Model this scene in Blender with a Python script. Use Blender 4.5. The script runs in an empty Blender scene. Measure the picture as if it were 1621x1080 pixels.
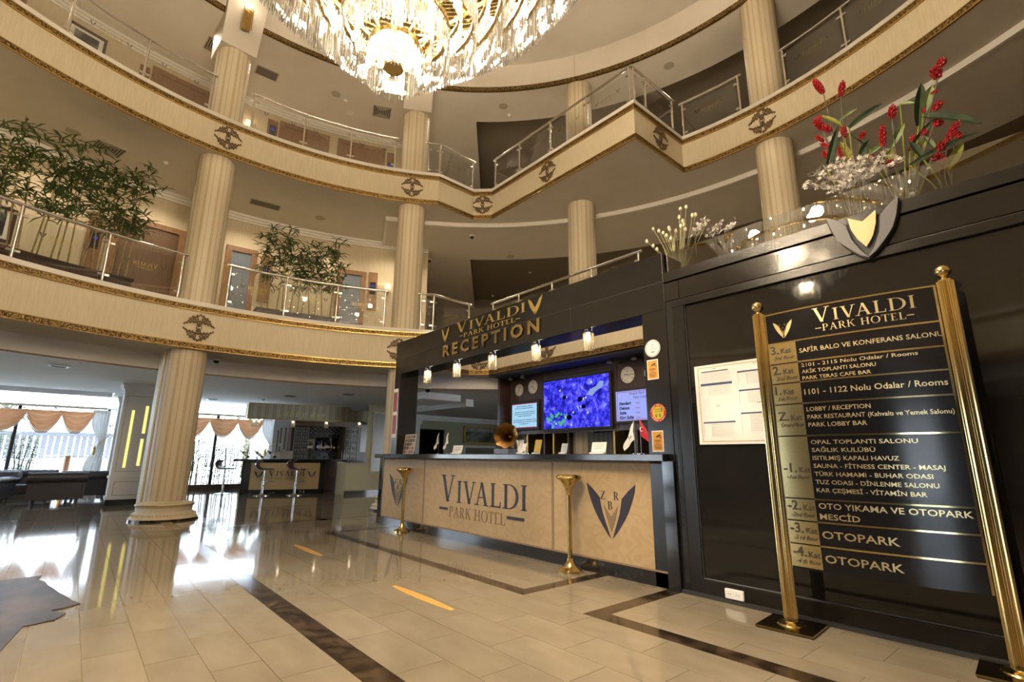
import bpy, math, random
from mathutils import Vector, Matrix
from mathutils.geometry import tessellate_polygon
random.seed(7)
sc = bpy.context.scene
COL = sc.collection
PI = math.pi

# ------------------------------------------------------------------ camera
F_PX, TH, ROLL, AL, HC = 792.5, math.radians(13.09), math.radians(0.433), math.radians(-49.53), 1.06
def raydir(u, v):
    x = u - 810.5; y = -(v - 540)
    c, s = math.cos(ROLL), math.sin(ROLL); x, y = x*c - y*s, x*s + y*c
    d = (x/F_PX, 1.0, y/F_PX); c, s = math.cos(TH), math.sin(TH)
    d = (d[0], d[1]*c - d[2]*s, d[1]*s + d[2]*c)
    ca, sa = math.cos(AL), math.sin(AL)
    return Vector((d[0]*ca + d[1]*sa, -d[0]*sa + d[1]*ca, d[2]))
def on_x(u, v, X):
    d = raydir(u, v); return Vector((0, 0, HC)) + d*(X/d.x)
def on_z(u, v, Z):
    d = raydir(u, v); return Vector((0, 0, HC)) + d*((Z-HC)/d.z)
def on_y(u, v, Y):
    d = raydir(u, v); return Vector((0, 0, HC)) + d*(Y/d.y)
cam = bpy.data.cameras.new('camera'); co = bpy.data.objects.new('camera', cam); COL.objects.link(co)
fw = raydir(810.5, 540).normalized(); rt = (raydir(811.5, 540) - raydir(810.5, 540)).normalized(); up = rt.cross(fw)
m = Matrix((rt, up, -fw)).transposed().to_4x4(); m.translation = (0, 0, HC); co.matrix_world = m
cam.sensor_width = 36; cam.lens = F_PX/1621*36; cam.clip_start = 0.05; cam.clip_end = 300
sc.camera = co

# ------------------------------------------------------------------ sky, exposure
w = bpy.data.worlds.new('sky'); sc.world = w; w.use_nodes = True
nt = w.node_tree; nt.nodes.clear()
tc = nt.nodes.new('ShaderNodeTexCoord'); sp = nt.nodes.new('ShaderNodeSeparateXYZ'); cr = nt.nodes.new('ShaderNodeValToRGB')
bg = nt.nodes.new('ShaderNodeBackground'); ou = nt.nodes.new('ShaderNodeOutputWorld')
nt.links.new(tc.outputs['Generated'], sp.inputs[0]); nt.links.new(sp.outputs['Z'], cr.inputs[0])
cr.color_ramp.elements[0].position = 0.0; cr.color_ramp.elements[0].color = (0.86, 0.92, 1.0, 1)
cr.color_ramp.elements[1].position = 0.6; cr.color_ramp.elements[1].color = (0.55, 0.72, 1.0, 1)
nt.links.new(cr.outputs[0], bg.inputs[0]); bg.inputs[1].default_value = 9.0
nt.links.new(bg.outputs[0], ou.inputs[0])
def light(kind, name, loc, energy, color, **kw):
    l = bpy.data.lights.new(name, kind); l.energy = energy; l.color = color
    for k, v_ in kw.items(): setattr(l, k, v_)
    o = bpy.data.objects.new(name, l); o.location = loc; COL.objects.link(o); return o
sun_ = light('SUN', 'sun', (-20, -20, 30), 130, (.84, .92, 1), angle=math.radians(1.0)); sun_.rotation_euler = (math.radians(38), math.radians(-8), 0)
WARM = (1.0, 0.81, 0.58)
CH = (-2.22, 1.02)            # axis of the chandelier
CHP = 6100
for zz, rr, n_, e_ in ((3.27, 0, 1, .016), (3.62, .26, 3, .06), (4.05, .58, 4, .16), (4.6, .9, 5, .27), (5.4, 1.35, 5, .30), (6.6, 1.2, 5, .26)):
    for i_ in range(n_):
        a_ = 2*PI*i_/n_+zz; light('POINT', 'chandelier_light', (CH[0]+rr*math.cos(a_), CH[1]+rr*math.sin(a_), zz), CHP*e_/n_, WARM, shadow_soft_size=0.07)
for z_, R_, W_ in ((6.66, 8.7, 80), (9.94, 7.9, 70)):          # fill spots added to brighten the corridors, without fittings
    for i_ in range(13):
        a_ = math.radians(100+i_*11); l_ = light('SPOT', 'corridor_fill', (-3.434+R_*math.cos(a_), 1.86+R_*math.sin(a_), z_), W_, (1,.84,.63), shadow_soft_size=.06); l_.data.spot_size = math.radians(150); l_.data.spot_blend = .8
sc.view_settings.view_transform = 'Standard'; sc.view_settings.look = 'None'
sc.view_settings.gamma = 1.0; sc.view_settings.use_curve_mapping = False
sc.view_settings.exposure = 0.0
cy_ = sc.cycles
cy_.max_bounces = 8; cy_.diffuse_bounces = 4; cy_.glossy_bounces = 5; cy_.transmission_bounces = 6
cy_.transparent_max_bounces = 24; cy_.sample_clamp_indirect = 4.0; cy_.caustics_reflective = False; cy_.caustics_refractive = False
cy_.use_denoising = True

# ------------------------------------------------------------------ mesh helpers
class MB:
    def __init__(s): s.v = []; s.f = []
    def add(s, vs, fs):
        n = len(s.v); s.v += [tuple(p) for p in vs]; s.f += [tuple(i+n for i in f) for f in fs]; return s
    def box(s, x0, x1, y0, y1, z0, z1):
        x0, x1 = min(x0, x1), max(x0, x1); y0, y1 = min(y0, y1), max(y0, y1); z0, z1 = min(z0, z1), max(z0, z1)
        return s.add([(x0,y0,z0),(x1,y0,z0),(x1,y1,z0),(x0,y1,z0),(x0,y0,z1),(x1,y0,z1),(x1,y1,z1),(x0,y1,z1)],
                     [(0,3,2,1),(4,5,6,7),(0,1,5,4),(1,2,6,5),(2,3,7,6),(3,0,4,7)])
    def bar(s, a, b, w, h, up=(0,0,1)):      # box beam from a to b
        a = Vector(a); b = Vector(b); d = (b-a).normalized(); u = Vector(up)
        if abs(d.dot(u)) > .98: u = Vector((1,0,0))
        r = d.cross(u).normalized(); u = r.cross(d)
        vs = [p + r*sx*w/2 + u*sz*h/2 for p in (a, b) for sx, sz in ((-1,-1),(1,-1),(1,1),(-1,1))]
        return s.add(vs, [(3,2,1,0),(4,5,6,7),(0,1,5,4),(1,2,6,5),(2,3,7,6),(3,0,4,7)])
    def cyl(s, a, b, r, n=12, r2=None):
        a = Vector(a); b = Vector(b); r2 = r if r2 is None else r2
        d = (b-a).normalized(); u = Vector((0,0,1)) if abs(d.z) < .95 else Vector((1,0,0))
        x = d.cross(u).normalized(); y = d.cross(x)
        vs = []
        for p, rr in ((a, r), (b, r2)):
            for i in range(n):
                t = 2*PI*i/n; vs.append(p + x*math.cos(t)*rr + y*math.sin(t)*rr)
        fs = [(i, n+i, n+(i+1) % n, (i+1) % n) for i in range(n)] + [tuple(range(n)), tuple(range(2*n-1, n-1, -1))]
        return s.add(vs, fs)
    def tube(s, pts, r, n=8):
        pts = [Vector(p) for p in pts]; k = len(pts); vs = []; rr = r if hasattr(r, '__len__') else [r]*k
        px = None
        for i, p in enumerate(pts):
            d = (pts[min(i+1, k-1)] - pts[max(i-1, 0)]).normalized()
            if px is None:
                u = Vector((0,0,1)) if abs(d.z) < .95 else Vector((1,0,0)); px = d.cross(u).normalized()
            px = (px - d*px.dot(d)).normalized(); y = d.cross(px)
            for j in range(n):
                t = 2*PI*j/n; vs.append(p + (px*math.cos(t) + y*math.sin(t))*rr[i])
        fs = [(i*n+j, i*n+(j+1) % n, (i+1)*n+(j+1) % n, (i+1)*n+j) for i in range(k-1) for j in range(n)]
        fs += [tuple(range(n-1, -1, -1)), tuple(range((k-1)*n, k*n))]
        return s.add(vs, fs)
    def lathe(s, prof, c=(0,0,0), n=24, axis=None):   # prof [(r,z)]
        vs = []; k = len(prof)
        for r, z in prof:
            for j in range(n):
                t = 2*PI*j/n; vs.append((c[0]+r*math.cos(t), c[1]+r*math.sin(t), c[2]+z))
        fs = [(i*n+j, i*n+(j+1) % n, (i+1)*n+(j+1) % n, (i+1)*n+j) for i in range(k-1) for j in range(n)]
        if prof[0][0] > 1e-4: fs.append(tuple(range(n-1, -1, -1)))
        if prof[-1][0] > 1e-4: fs.append(tuple(range((k-1)*n, k*n)))
        return s.add(vs, fs)
    def poly(s, pts, fr, d0, d1):            # flat polygon extruded; fr = (origin, xdir, ydir, normal)
        o, x, y, n = fr; tri = tessellate_polygon([[Vector((p[0], p[1], 0)) for p in pts]])
        k = len(pts); vs = [o + x*p[0] + y*p[1] + n*d for d in (d1, d0) for p in pts]
        fs = [t for t in tri] + [tuple(i+k for i in t) for t in tri] + [(i, (i+1) % k, k+(i+1) % k, k+i) for i in range(k)]
        return s.add(vs, fs)
    def sphere(s, c, r, n=10, m_=6, sz=1.0):
        pr = [(max(1e-5, r*math.sin(PI*i/m_)), -r*sz*math.cos(PI*i/m_)) for i in range(m_+1)]
        return s.lathe(pr, c, n)
    def quad(s, a, b, c, d): return s.add([a, b, c, d], [(0,1,2,3)])
    def mesh(s, name):
        me = bpy.data.meshes.new(name); me.from_pydata(s.v, [], s.f); me.update(); return me
def obj(name, mb, mat, parent=None, smooth=False, kind=None, label=None, bevel=0):
    me = mb.mesh(name) if isinstance(mb, MB) else mb
    if mat is not None and not me.materials: me.materials.append(mat)
    if smooth:
        for p in me.polygons: p.use_smooth = True
        try: me.set_sharp_from_angle(angle=math.radians(38))
        except Exception: pass
    o = bpy.data.objects.new(name, me); COL.objects.link(o)
    if parent is not None:
        o.parent = parent; o.matrix_parent_inverse = world_of(parent).inverted()
    if kind: o['kind'] = kind
    if label: o['label'] = label
    if bevel:
        b = o.modifiers.new('bevel', 'BEVEL'); b.width = bevel; b.segments = 2; b.limit_method = 'ANGLE'
    return o
def world_of(o):
    m_ = Matrix.Translation(o.location) @ o.rotation_euler.to_matrix().to_4x4()
    if o.parent: m_ = world_of(o.parent) @ o.matrix_parent_inverse @ m_
    return m_
def tag(o, label, cat, group=None):
    o['label'] = label; o['category'] = cat
    if group: o['group'] = group
    return o
def thing(name, label, cat, loc=(0,0,0), group=None, rz=0):
    o = bpy.data.objects.new(name, None); o.location = loc; o.rotation_euler = (0,0,rz); o.empty_display_size = .1
    COL.objects.link(o); return tag(o, label, cat, group)
def struct(name, mb, mat, parent=None, **k):
    return obj(name, mb, mat, parent, kind='structure' if parent is None else None, **k)
def sgroup(name):
    o = bpy.data.objects.new(name, None); COL.objects.link(o); o['kind'] = 'structure'; return o
def dup(root, loc, rz=0, label=None, group=None):
    r = root.copy(); COL.objects.link(r); r.location = loc; r.rotation_euler = (0,0,rz)
    if label: r['label'] = label
    if group: r['group'] = group
    for ch in list(root.children):
        c = ch.copy(); COL.objects.link(c); c.parent = r
        for g in ch.children:
            d = g.copy(); COL.objects.link(d); d.parent = c
    return r
def inst(name, me, loc, parent, rot=None, scale=None):     # a piece sharing mesh data
    o = bpy.data.objects.new(name, me); COL.objects.link(o); o.parent = parent
    o.matrix_parent_inverse = world_of(parent).inverted(); o.location = loc
    if rot: o.rotation_euler = rot
    if scale: o.scale = scale
    return o

# ------------------------------------------------------------------ materials
def P(name, col, rough=.5, metal=0.0, spec=.5, coat=0, emit=None, es=0, trans=0, ior=1.5, sheen=0):
    mt = bpy.data.materials.new(name); mt.use_nodes = True; b = mt.node_tree.nodes['Principled BSDF']
    b.inputs['Base Color'].default_value = (*col, 1); b.inputs['Roughness'].default_value = rough
    b.inputs['Metallic'].default_value = metal; b.inputs['Specular IOR Level'].default_value = spec
    b.inputs['Coat Weight'].default_value = coat; b.inputs['IOR'].default_value = ior
    b.inputs['Transmission Weight'].default_value = trans
    if emit: b.inputs['Emission Color'].default_value = (*emit, 1); b.inputs['Emission Strength'].default_value = es
    return mt
def nodes(mt): return mt.node_tree.nodes, mt.node_tree.links, mt.node_tree.nodes['Principled BSDF']
def N(mt, t, **k):
    n = mt.node_tree.nodes.new(t)
    for a, b in k.items(): setattr(n, a, b)
    return n
def noisy(mt, c1, c2, scale=5, stretch=(1,1,1), detail=4, lo=.35, hi=.65, bump=0, rand=0, bdist=.01):
    ns, ln, b = nodes(mt); tc = N(mt, 'ShaderNodeTexCoord'); mp = N(mt, 'ShaderNodeMapping'); no = N(mt, 'ShaderNodeTexNoise'); cr = N(mt, 'ShaderNodeValToRGB')
    mp.inputs['Scale'].default_value = stretch; no.inputs['Scale'].default_value = scale; no.inputs['Detail'].default_value = detail
    ln.new(tc.outputs['Object'], mp.inputs[0])
    if rand:
        oi = N(mt, 'ShaderNodeObjectInfo'); cb = N(mt, 'ShaderNodeCombineXYZ'); mu = N(mt, 'ShaderNodeMath', operation='MULTIPLY'); mu.inputs[1].default_value = 37
        ln.new(oi.outputs['Random'], mu.inputs[0]); ln.new(mu.outputs[0], cb.inputs[0]); ln.new(mu.outputs[0], cb.inputs[1]); ln.new(cb.outputs[0], mp.inputs['Location'])
    ln.new(mp.outputs[0], no.inputs['Vector']); ln.new(no.outputs['Fac'], cr.inputs[0])
    cr.color_ramp.elements[0].position = lo; cr.color_ramp.elements[1].position = hi
    cr.color_ramp.elements[0].color = (*c1, 1); cr.color_ramp.elements[1].color = (*c2, 1)
    out = cr.outputs[0]
    if rand:
        hs = N(mt, 'ShaderNodeHueSaturation'); mr = N(mt, 'ShaderNodeMapRange'); mr.inputs[3].default_value = 1-rand; mr.inputs[4].default_value = 1+rand
        ln.new(oi.outputs['Random'], mr.inputs[0]); ln.new(mr.outputs[0], hs.inputs['Value']); ln.new(out, hs.inputs['Color']); out = hs.outputs[0]
    ln.new(out, b.inputs['Base Color'])
    if bump:
        bp = N(mt, 'ShaderNodeBump'); bp.inputs['Strength'].default_value = bump; bp.inputs['Distance'].default_value = bdist
        ln.new(no.outputs['Fac'], bp.inputs['Height']); ln.new(bp.outputs[0], b.inputs['Normal'])
    return mt
def thin_glass(name, tint, refl=1.0, rough=0.0, ior=1.5):
    mt = bpy.data.materials.new(name); mt.use_nodes = True; nt = mt.node_tree; nt.nodes.clear()
    o = nt.nodes.new('ShaderNodeOutputMaterial'); mx = nt.nodes.new('ShaderNodeMixShader'); t = nt.nodes.new('ShaderNodeBsdfTransparent')
    g = nt.nodes.new('ShaderNodeBsdfGlossy'); fr = nt.nodes.new('ShaderNodeFresnel'); mu = nt.nodes.new('ShaderNodeMath'); mu.operation = 'MULTIPLY'
    mu.inputs[1].default_value = refl; fr.inputs[0].default_value = ior; t.inputs[0].default_value = (*tint, 1); g.inputs['Roughness'].default_value = rough
    nt.links.new(fr.outputs[0], mu.inputs[0]); nt.links.new(mu.outputs[0], mx.inputs[0]); nt.links.new(t.outputs[0], mx.inputs[1]); nt.links.new(g.outputs[0], mx.inputs[2]); nt.links.new(mx.outputs[0], o.inputs[0])
    return mt
def stripes(name, c1, c2, c3, axis, period, rough=.6):
    mt = P(name, c1, rough); ns, ln, b = nodes(mt); tc = N(mt, 'ShaderNodeTexCoord'); sp = N(mt, 'ShaderNodeSeparateXYZ'); ma = N(mt, 'ShaderNodeMath', operation='DIVIDE'); ma.inputs[1].default_value = period
    fr = N(mt, 'ShaderNodeMath', operation='FRACT'); cr = N(mt, 'ShaderNodeValToRGB'); cr.color_ramp.interpolation = 'CONSTANT'
    ln.new(tc.outputs['Object'], sp.inputs[0]); ln.new(sp.outputs[axis], ma.inputs[0]); ln.new(ma.outputs[0], fr.inputs[0]); ln.new(fr.outputs[0], cr.inputs[0])
    e = cr.color_ramp.elements; e[0].color = (*c1, 1); e[1].position = .55; e[1].color = (*c2, 1)
    for p_, c_ in ((.7, c3), (.85, c2)): x = e.new(p_); x.color = (*c_, 1)
    ln.new(cr.outputs[0], b.inputs['Base Color']); return mt

tile_m = noisy(P('marble_beige', (.5,.4,.29), .07, spec=.55), (.185,.156,.113), (.212,.18,.133), 2.2, (1.2,2.4,1), 5, rand=.05)
balm = P('balcony_marble', (.46,.41,.33), .2)
dmarb = noisy(P('marble_brown', (.06,.04,.02), .12), (.014,.009,.006), (.085,.055,.032), 9, (1,1,1), 9, .42, .72, rand=.1)
grout = P('grout', (.30,.22,.12), .6)
wallp = noisy(P('wallpaper_cream', (.6,.5,.34), .75), (.63,.545,.385), (.70,.61,.44), 60, (1,1,.06), 3, bump=.15, bdist=.003)
deskp = noisy(P('damask_panel', (.5,.34,.18), .55), (.50,.33,.165), (.56,.385,.21), 7, (1,1,1), 1.5, .47, .53)
def add_damask(mt):
    ns, ln, b = nodes(mt); tc = N(mt, 'ShaderNodeTexCoord'); wv = N(mt, 'ShaderNodeTexWave', wave_type='RINGS'); wv.inputs['Scale'].default_value = 4.2; wv.inputs['Distortion'].default_value = 14; wv.inputs['Detail'].default_value = 1.2; wv.inputs['Detail Scale'].default_value = 1.4
    cr = N(mt, 'ShaderNodeValToRGB'); cr.color_ramp.elements[0].position = .42; cr.color_ramp.elements[1].position = .56
    cr.color_ramp.elements[0].color = (.39,.28,.145,1); cr.color_ramp.elements[1].color = (.42,.305,.165,1)
    ln.new(tc.outputs['Object'], wv.inputs['Vector']); ln.new(wv.outputs['Fac'], cr.inputs[0]); ln.new(cr.outputs[0], b.inputs['Base Color'])
add_damask(deskp)
def gold_relief(name):
    mt = P(name, (.45,.27,.07), .42, .75); ns, ln, b = nodes(mt); tc = N(mt, 'ShaderNodeTexCoord'); vo = N(mt, 'ShaderNodeTexVoronoi', feature='DISTANCE_TO_EDGE', distance='CHEBYCHEV') if False else N(mt, 'ShaderNodeTexVoronoi'); vo.distance = 'CHEBYCHEV'; vo.inputs['Scale'].default_value = 42
    cr = N(mt, 'ShaderNodeValToRGB'); cr.color_ramp.elements[0].position = .3; cr.color_ramp.elements[1].position = .5
    cr.color_ramp.elements[0].color = (.28,.185,.065,1); cr.color_ramp.elements[1].color = (.05,.03,.01,1)
    bp = N(mt, 'ShaderNodeBump'); bp.inputs['Strength'].default_value = .8; bp.inputs['Distance'].default_value = .008; bp.invert = True
    ln.new(tc.outputs['Object'], vo.inputs['Vector']); ln.new(vo.outputs['Distance'], cr.inputs[0]); ln.new(cr.outputs[0], b.inputs['Base Color']); ln.new(vo.outputs['Distance'], bp.inputs['Height']); ln.new(bp.outputs[0], b.inputs['Normal'])
    return mt
goldband = gold_relief('gold_relief')
ceilp = noisy(P('ceiling_paint', (.6,.56,.5), .9), (.64,.59,.51), (.67,.62,.54), 2)
ceilw = P('ceiling_white', (.86,.86,.85), .85)
taupe = P('taupe_shade', (.24,.20,.15), .9)  # ceiling recesses: their lack of light is put into this dark colour
corrw = noisy(P('corridor_wallpaper', (.55,.47,.33), .8), (.52,.44,.30), (.57,.49,.34), 30, (1,1,.1), 2)
white = P('white_trim', (.75,.72,.66), .5)
colw = P('column_cream', (.66,.58,.43), .55)
colb = noisy(P('column_beige', (.52,.40,.22), .6), (.50,.39,.225), (.57,.46,.29), 90, (1,1,.5), 2)
steel = P('brushed_steel', (.72,.69,.64), .24, 1.0)
chrome = P('chrome', (.8,.8,.8), .06, 1.0)
brass = P('brass', (.68,.51,.22), .16, 1.0)
brassd = P('brass_old', (.50,.32,.09), .3, 1.0)
ornm = P('ornament_bronze', (.15,.095,.045), .5, .4)
blackg = P('black_gloss', (.010,.0095,.009), .045, spec=.6)
blackp = noisy(P('black_panel', (.018,.016,.014), .22, spec=.4), (.008,.007,.006), (.012,.0105,.009), 4)
granite = P('black_granite', (.013,.014,.016), .09, spec=.6)
plinth_m = noisy(P('black_tile', (.02,.02,.022), .09, spec=.6), (.012,.012,.014), (.02,.02,.021), 14, detail=6)
goldm = P('mirror_gold', (.78,.63,.32), .10, 1.0)
goldq = P('plate_gold', (.80,.66,.33), .2, 1.0)
goldt = P('gold_letter', (.80,.66,.36), .32, 1.0)
goldp = P('gold_print', (.56,.40,.12), .35, .7)
navy = P('navy_print', (.016,.016,.026), .55)
taupep = P('taupe_print', (.20,.135,.07), .6)
glass = thin_glass('rail_glass', (.92,.94,.92), 3.4)
winglass = thin_glass('window_glass', (.96,.98,.98), 1.0)
shelfglass = thin_glass('cabinet_glass', (.75,.78,.78), 2.0)
wood = noisy(P('door_wood', (.2,.1,.045), .4), (.17,.085,.035), (.25,.135,.06), 9, (6,6,.6), 4)
woodd = noisy(P('dark_wood', (.05,.025,.018), .3), (.035,.017,.012), (.065,.033,.024), 9, (6,6,.6), 4)
leather = P('black_leather', (.034,.03,.038), .36)
plastic_w = P('white_plastic', (.75,.75,.73), .4)
paper = P('paper', (.80,.76,.72), .7)
blackm = P('black_matte', (.02,.02,.02), .6)
greym = P('grey_metal', (.22,.22,.225), .35, .4)
shieldm = P('shield_grey', (.075,.075,.08), .4, .2)
green = noisy(P('leaf_green', (.07,.12,.03), .5), (.04,.08,.02), (.14,.20,.055), 12)
cane = noisy(P('bamboo_cane', (.30,.24,.08), .45), (.22,.17,.05), (.36,.28,.11), 20)
peach = noisy(P('peach_satin', (.62,.33,.16), .38), (.55,.28,.13), (.68,.38,.2), 4)
def translu(mt, f, col):
    nt = mt.node_tree; b = nt.nodes['Principled BSDF']; o = [n for n in nt.nodes if n.type == 'OUTPUT_MATERIAL'][0]; tl = nt.nodes.new('ShaderNodeBsdfTranslucent'); mx = nt.nodes.new('ShaderNodeMixShader')
    tl.inputs[0].default_value = (*col, 1); mx.inputs[0].default_value = f; nt.links.new(b.outputs[0], mx.inputs[1]); nt.links.new(tl.outputs[0], mx.inputs[2]); nt.links.new(mx.outputs[0], o.inputs[0]); return mt
translu(peach, .35, (.62,.36,.2))
sheer = P('sheer_white', (.8,.8,.78), .8)
translu(sheer, .4, (.8,.8,.8))
red = P('red_bract', (.42,.018,.02), .5)
blossom = P('blossom_white', (.72,.66,.6), .6)
barp = P('bar_panel', (.45,.33,.16), .6)
def emis(name, col, s):
    mt = bpy.data.materials.new(name); mt.use_nodes = True; nt = mt.node_tree; nt.nodes.clear()
    e = nt.nodes.new('ShaderNodeEmission'); o = nt.nodes.new('ShaderNodeOutputMaterial'); e.inputs[0].default_value = (*col, 1); e.inputs[1].default_value = s
    nt.links.new(e.outputs[0], o.inputs[0]); return mt
bulbm = emis('lamp_glow', (1, .80, .50), 60)
downm = emis('downlight_glow', (1, .92, .78), 14)
pendm = emis('pendant_glow', (1, .82, .6), 30)
slitm = emis('slit_glow', (1.0, .86, .25), 1.25)
fillm = emis('cool_fill', (.68, .84, 1), 250)  # glow for the strips added below the lounge ceiling
shadem = emis('shade_glow', (1, .74, .38), 2.2)

# ------------------------------------------------------------------ lettering
GL = {}   # serif capitals as lists of polygons, em height 1
def _st(a, b, w):     # straight stroke, horizontal width w
    return [(a[0]-w/2, a[1]), (a[0]+w/2, a[1]), (b[0]+w/2, b[1]), (b[0]-w/2, b[1])]
def _rc(x0, x1, y0, y1): return [(x0,y0),(x1,y0),(x1,y1),(x0,y1)]
def _bowl(x0, y0, y1, rx, wt, wn, full=False):     # variable-width bowl as quads
    out = []; n = 14; cy0 = (y0+y1)/2; ry = (y1-y0)/2
    t0, t1 = (0, 2*PI) if full else (-PI/2, PI/2)
    for i in range(n if not full else 2*n):
        k = n if not full else 2*n; a = t0+(t1-t0)*i/k; b = t0+(t1-t0)*(i+1)/k
        q = []
        for t in (a, b):
            q.append((x0+rx*math.cos(t), cy0+ry*math.sin(t)))
        for t in (b, a):
            q.append((x0+(rx-wt)*math.cos(t), cy0+(ry-wn)*math.sin(t)))
        out.append(q)
    return out
T, t_, sf = .15, .055, .04
def _serif(x, y, w=.3): return _rc(x-w/2, x+w/2, y if y < .5 else y-sf, y+sf if y < .5 else y)
GL['I'] = (.36, [_rc(.105,.255,0,1), _serif(.18,0), _serif(.18,1)])
GL['V'] = (.98, [_st((.2,1),(.49,0),T), _st((.78,1),(.49,0),t_), _serif(.2,1), _serif(.78,1,.26)])
GL['A'] = (.94, [_st((.47,1),(.18,0),t_), _st((.47,1),(.76,0),T), _rc(.26,.64,.32,.37), _serif(.16,0,.26), _serif(.77,0)])
GL['L'] = (.72, [_rc(.13,.28,0,1), _serif(.205,1), _rc(.04,.66,0,t_), [(.6,0),(.66,0),(.68,.24),(.64,.24)]])
GL['D'] = (.98, [_rc(.13,.28,0,1), _rc(.04,.42,0,sf), _rc(.04,.42,.96,1)] + _bowl(.40,0,1,.52,T,sf))
GL['P'] = (.74, [_rc(.13,.28,0,1), _serif(.205,0), _rc(.04,.4,.96,1), _rc(.25,.4,.46,.5)] + _bowl(.38,.46,1,.30,.13,sf))
GL['R'] = (.86, [_rc(.13,.28,0,1), _serif(.205,0), _rc(.04,.4,.96,1), _rc(.25,.4,.46,.5), _st((.42,.48),(.72,0),T), _rc(.64,.86,0,sf)] + _bowl(.38,.46,1,.30,.13,sf))
GL['K'] = (.90, [_rc(.13,.28,0,1), _serif(.205,0), _serif(.205,1), _st((.72,1),(.29,.46),t_*1.3), _st((.42,.6),(.76,0),T), _serif(.70,1,.24), _serif(.77,0,.28)])
GL['H'] = (.96, [_rc(.13,.28,0,1), _rc(.68,.83,0,1), _rc(.28,.68,.48,.53), _serif(.205,0), _serif(.205,1), _serif(.755,0), _serif(.755,1)])
GL['O'] = (1.02, _bowl(.51,-.02,1.02,.46,T,sf,True))
GL['T'] = (.80, [_rc(.325,.475,0,1), _serif(.4,0), _rc(.04,.76,.95,1), [(.04,.95),(.08,.95),(.06,.78),(.02,.78)], [(.72,.95),(.76,.95),(.78,.78),(.74,.78)]])
GL['E'] = (.72, [_rc(.13,.28,0,1), _rc(.04,.62,0,t_), _rc(.04,.6,.95,1), _rc(.28,.5,.48,.53), [(.58,0),(.62,0),(.66,.2),(.62,.2)], [(.56,1),(.6,1),(.6,.8),(.57,.8)]])
GL['B'] = (.80, [_rc(.13,.28,0,1), _rc(.04,.42,0,sf), _rc(.04,.4,.96,1), _rc(.25,.42,.5,.54)] + _bowl(.38,.5,1,.27,.12,sf) + _bowl(.40,0,.54,.32,.13,sf))
GL['Z'] = (.82, [_rc(.06,.76,.94,1), _rc(.06,.78,0,.06), [(.06,.05),(.24,.05),(.76,.95),(.58,.95)], [(.72,0),(.78,0),(.79,.22),(.75,.22)]])
GL[' '] = (.42, []); GL['-'] = (.7, [_rc(0,.66,.42,.54)])
def serif(text, size, smallcaps=False, width=None, track=0.04):
    """list of polygons at origin (left, baseline)"""
    ps = []; x = 0
    for i, ch in enumerate(text):
        k = 1.0 if (not smallcaps or i == 0) else .80
        wd, pl = GL[ch]
        for p in pl: ps.append([(x + a*k, b*k) for a, b in p])
        x += wd*k + track - (.20 if text[i:i+2] in ('VA','AV','AL') and text[i:i+2] != 'AL' else 0)*k
    x -= track; sx = (width/x) if width else size
    return [[(a*sx, b*size) for a, b in p] for p in ps]
def put(mb, polys, fr, ox=0, oy=0, d0=.0, d1=.003, sx=1):
    for p in polys: mb.poly([(ox+a*sx, oy+b) for a, b in p], fr, d0, d1)
    return mb
WINGL = [(-.5,1),(-.475,.86),(-.44,.74),(-.39,.61),(-.345,.5),(-.27,.36),(-.2,.25),(-.11,.12),(-.02,0),(-.06,.13),(-.12,.3),(-.17,.45),(-.2,.58),(-.225,.73),(-.36,.88)]
GWING = [(-.5,1),(-.475,.86),(-.44,.74),(-.39,.61),(-.345,.5),(-.27,.36),(-.2,.25),(-.11,.12),(-.02,0),(-.035,.12),(-.06,.30),(-.14,.48),(-.16,.62),(-.26,.80),(-.38,.92)]
CHEV = [(-.15,.6),(0,.39),(.15,.6),(.09,.36),(0,.12),(-.09,.36)]
def emblem(fr, ox, oy, w, h, mats, parent, letters=True, d=.003, name='emblem'):
    a = MB()
    for s_ in (1, -1): a.poly([(ox+s_*x*w, oy+y*h) for x, y in (GWING if mats[0] is mats[1] else WINGL)], fr, 0, d)
    obj(name, a, mats[0], parent)
    c = MB().poly([(ox+x*w, oy+y*h) for x, y in CHEV], fr, 0, d); obj('chevron', c, mats[1], parent)
    if letters:
        l = MB()
        for ch, x, y in (('Z', -.215, .70), ('R', .06, .70), ('B', -.07, .52)): put(l, serif(ch, .15*h, width=.11*w), fr, ox+x*w, oy+y*h, 0, d)
        obj('monogram', l, mats[2], parent)
_fc = {}
def text_mesh(s, size, width=None, bold=0.0, shear=0.0, align='LEFT', maxw=None, sp=1.0):
    cu = bpy.data.curves.new('txt', 'FONT'); cu.body = s; cu.size = size/.72; cu.offset = bold*size; cu.shear = shear; cu.resolution_u = 2; cu.space_character = sp; cu.align_x = 'LEFT'
    o = bpy.data.objects.new('txt', cu); COL.objects.link(o)
    bpy.context.view_layer.update()
    dg = bpy.context.evaluated_depsgraph_get(); me = bpy.data.meshes.new_from_object(o.evaluated_get(dg))
    vs = [v.co.copy() for v in me.vertices]; fs = [tuple(p.vertices) for p in me.polygons]
    bpy.data.objects.remove(o); bpy.data.curves.remove(cu); bpy.data.meshes.remove(me)
    x0 = min(v.x for v in vs); x1 = max(v.x for v in vs); k = 1.0
    if width: k = width/(x1-x0)
    elif maxw and (x1-x0) > maxw: k = maxw/(x1-x0)
    vs = [((v.x-x0)*k, v.y) for v in vs]; wid = (x1-x0)*k
    if align == 'CENTER': vs = [(x-wid/2, y) for x, y in vs]
    return vs, fs, wid
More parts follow.
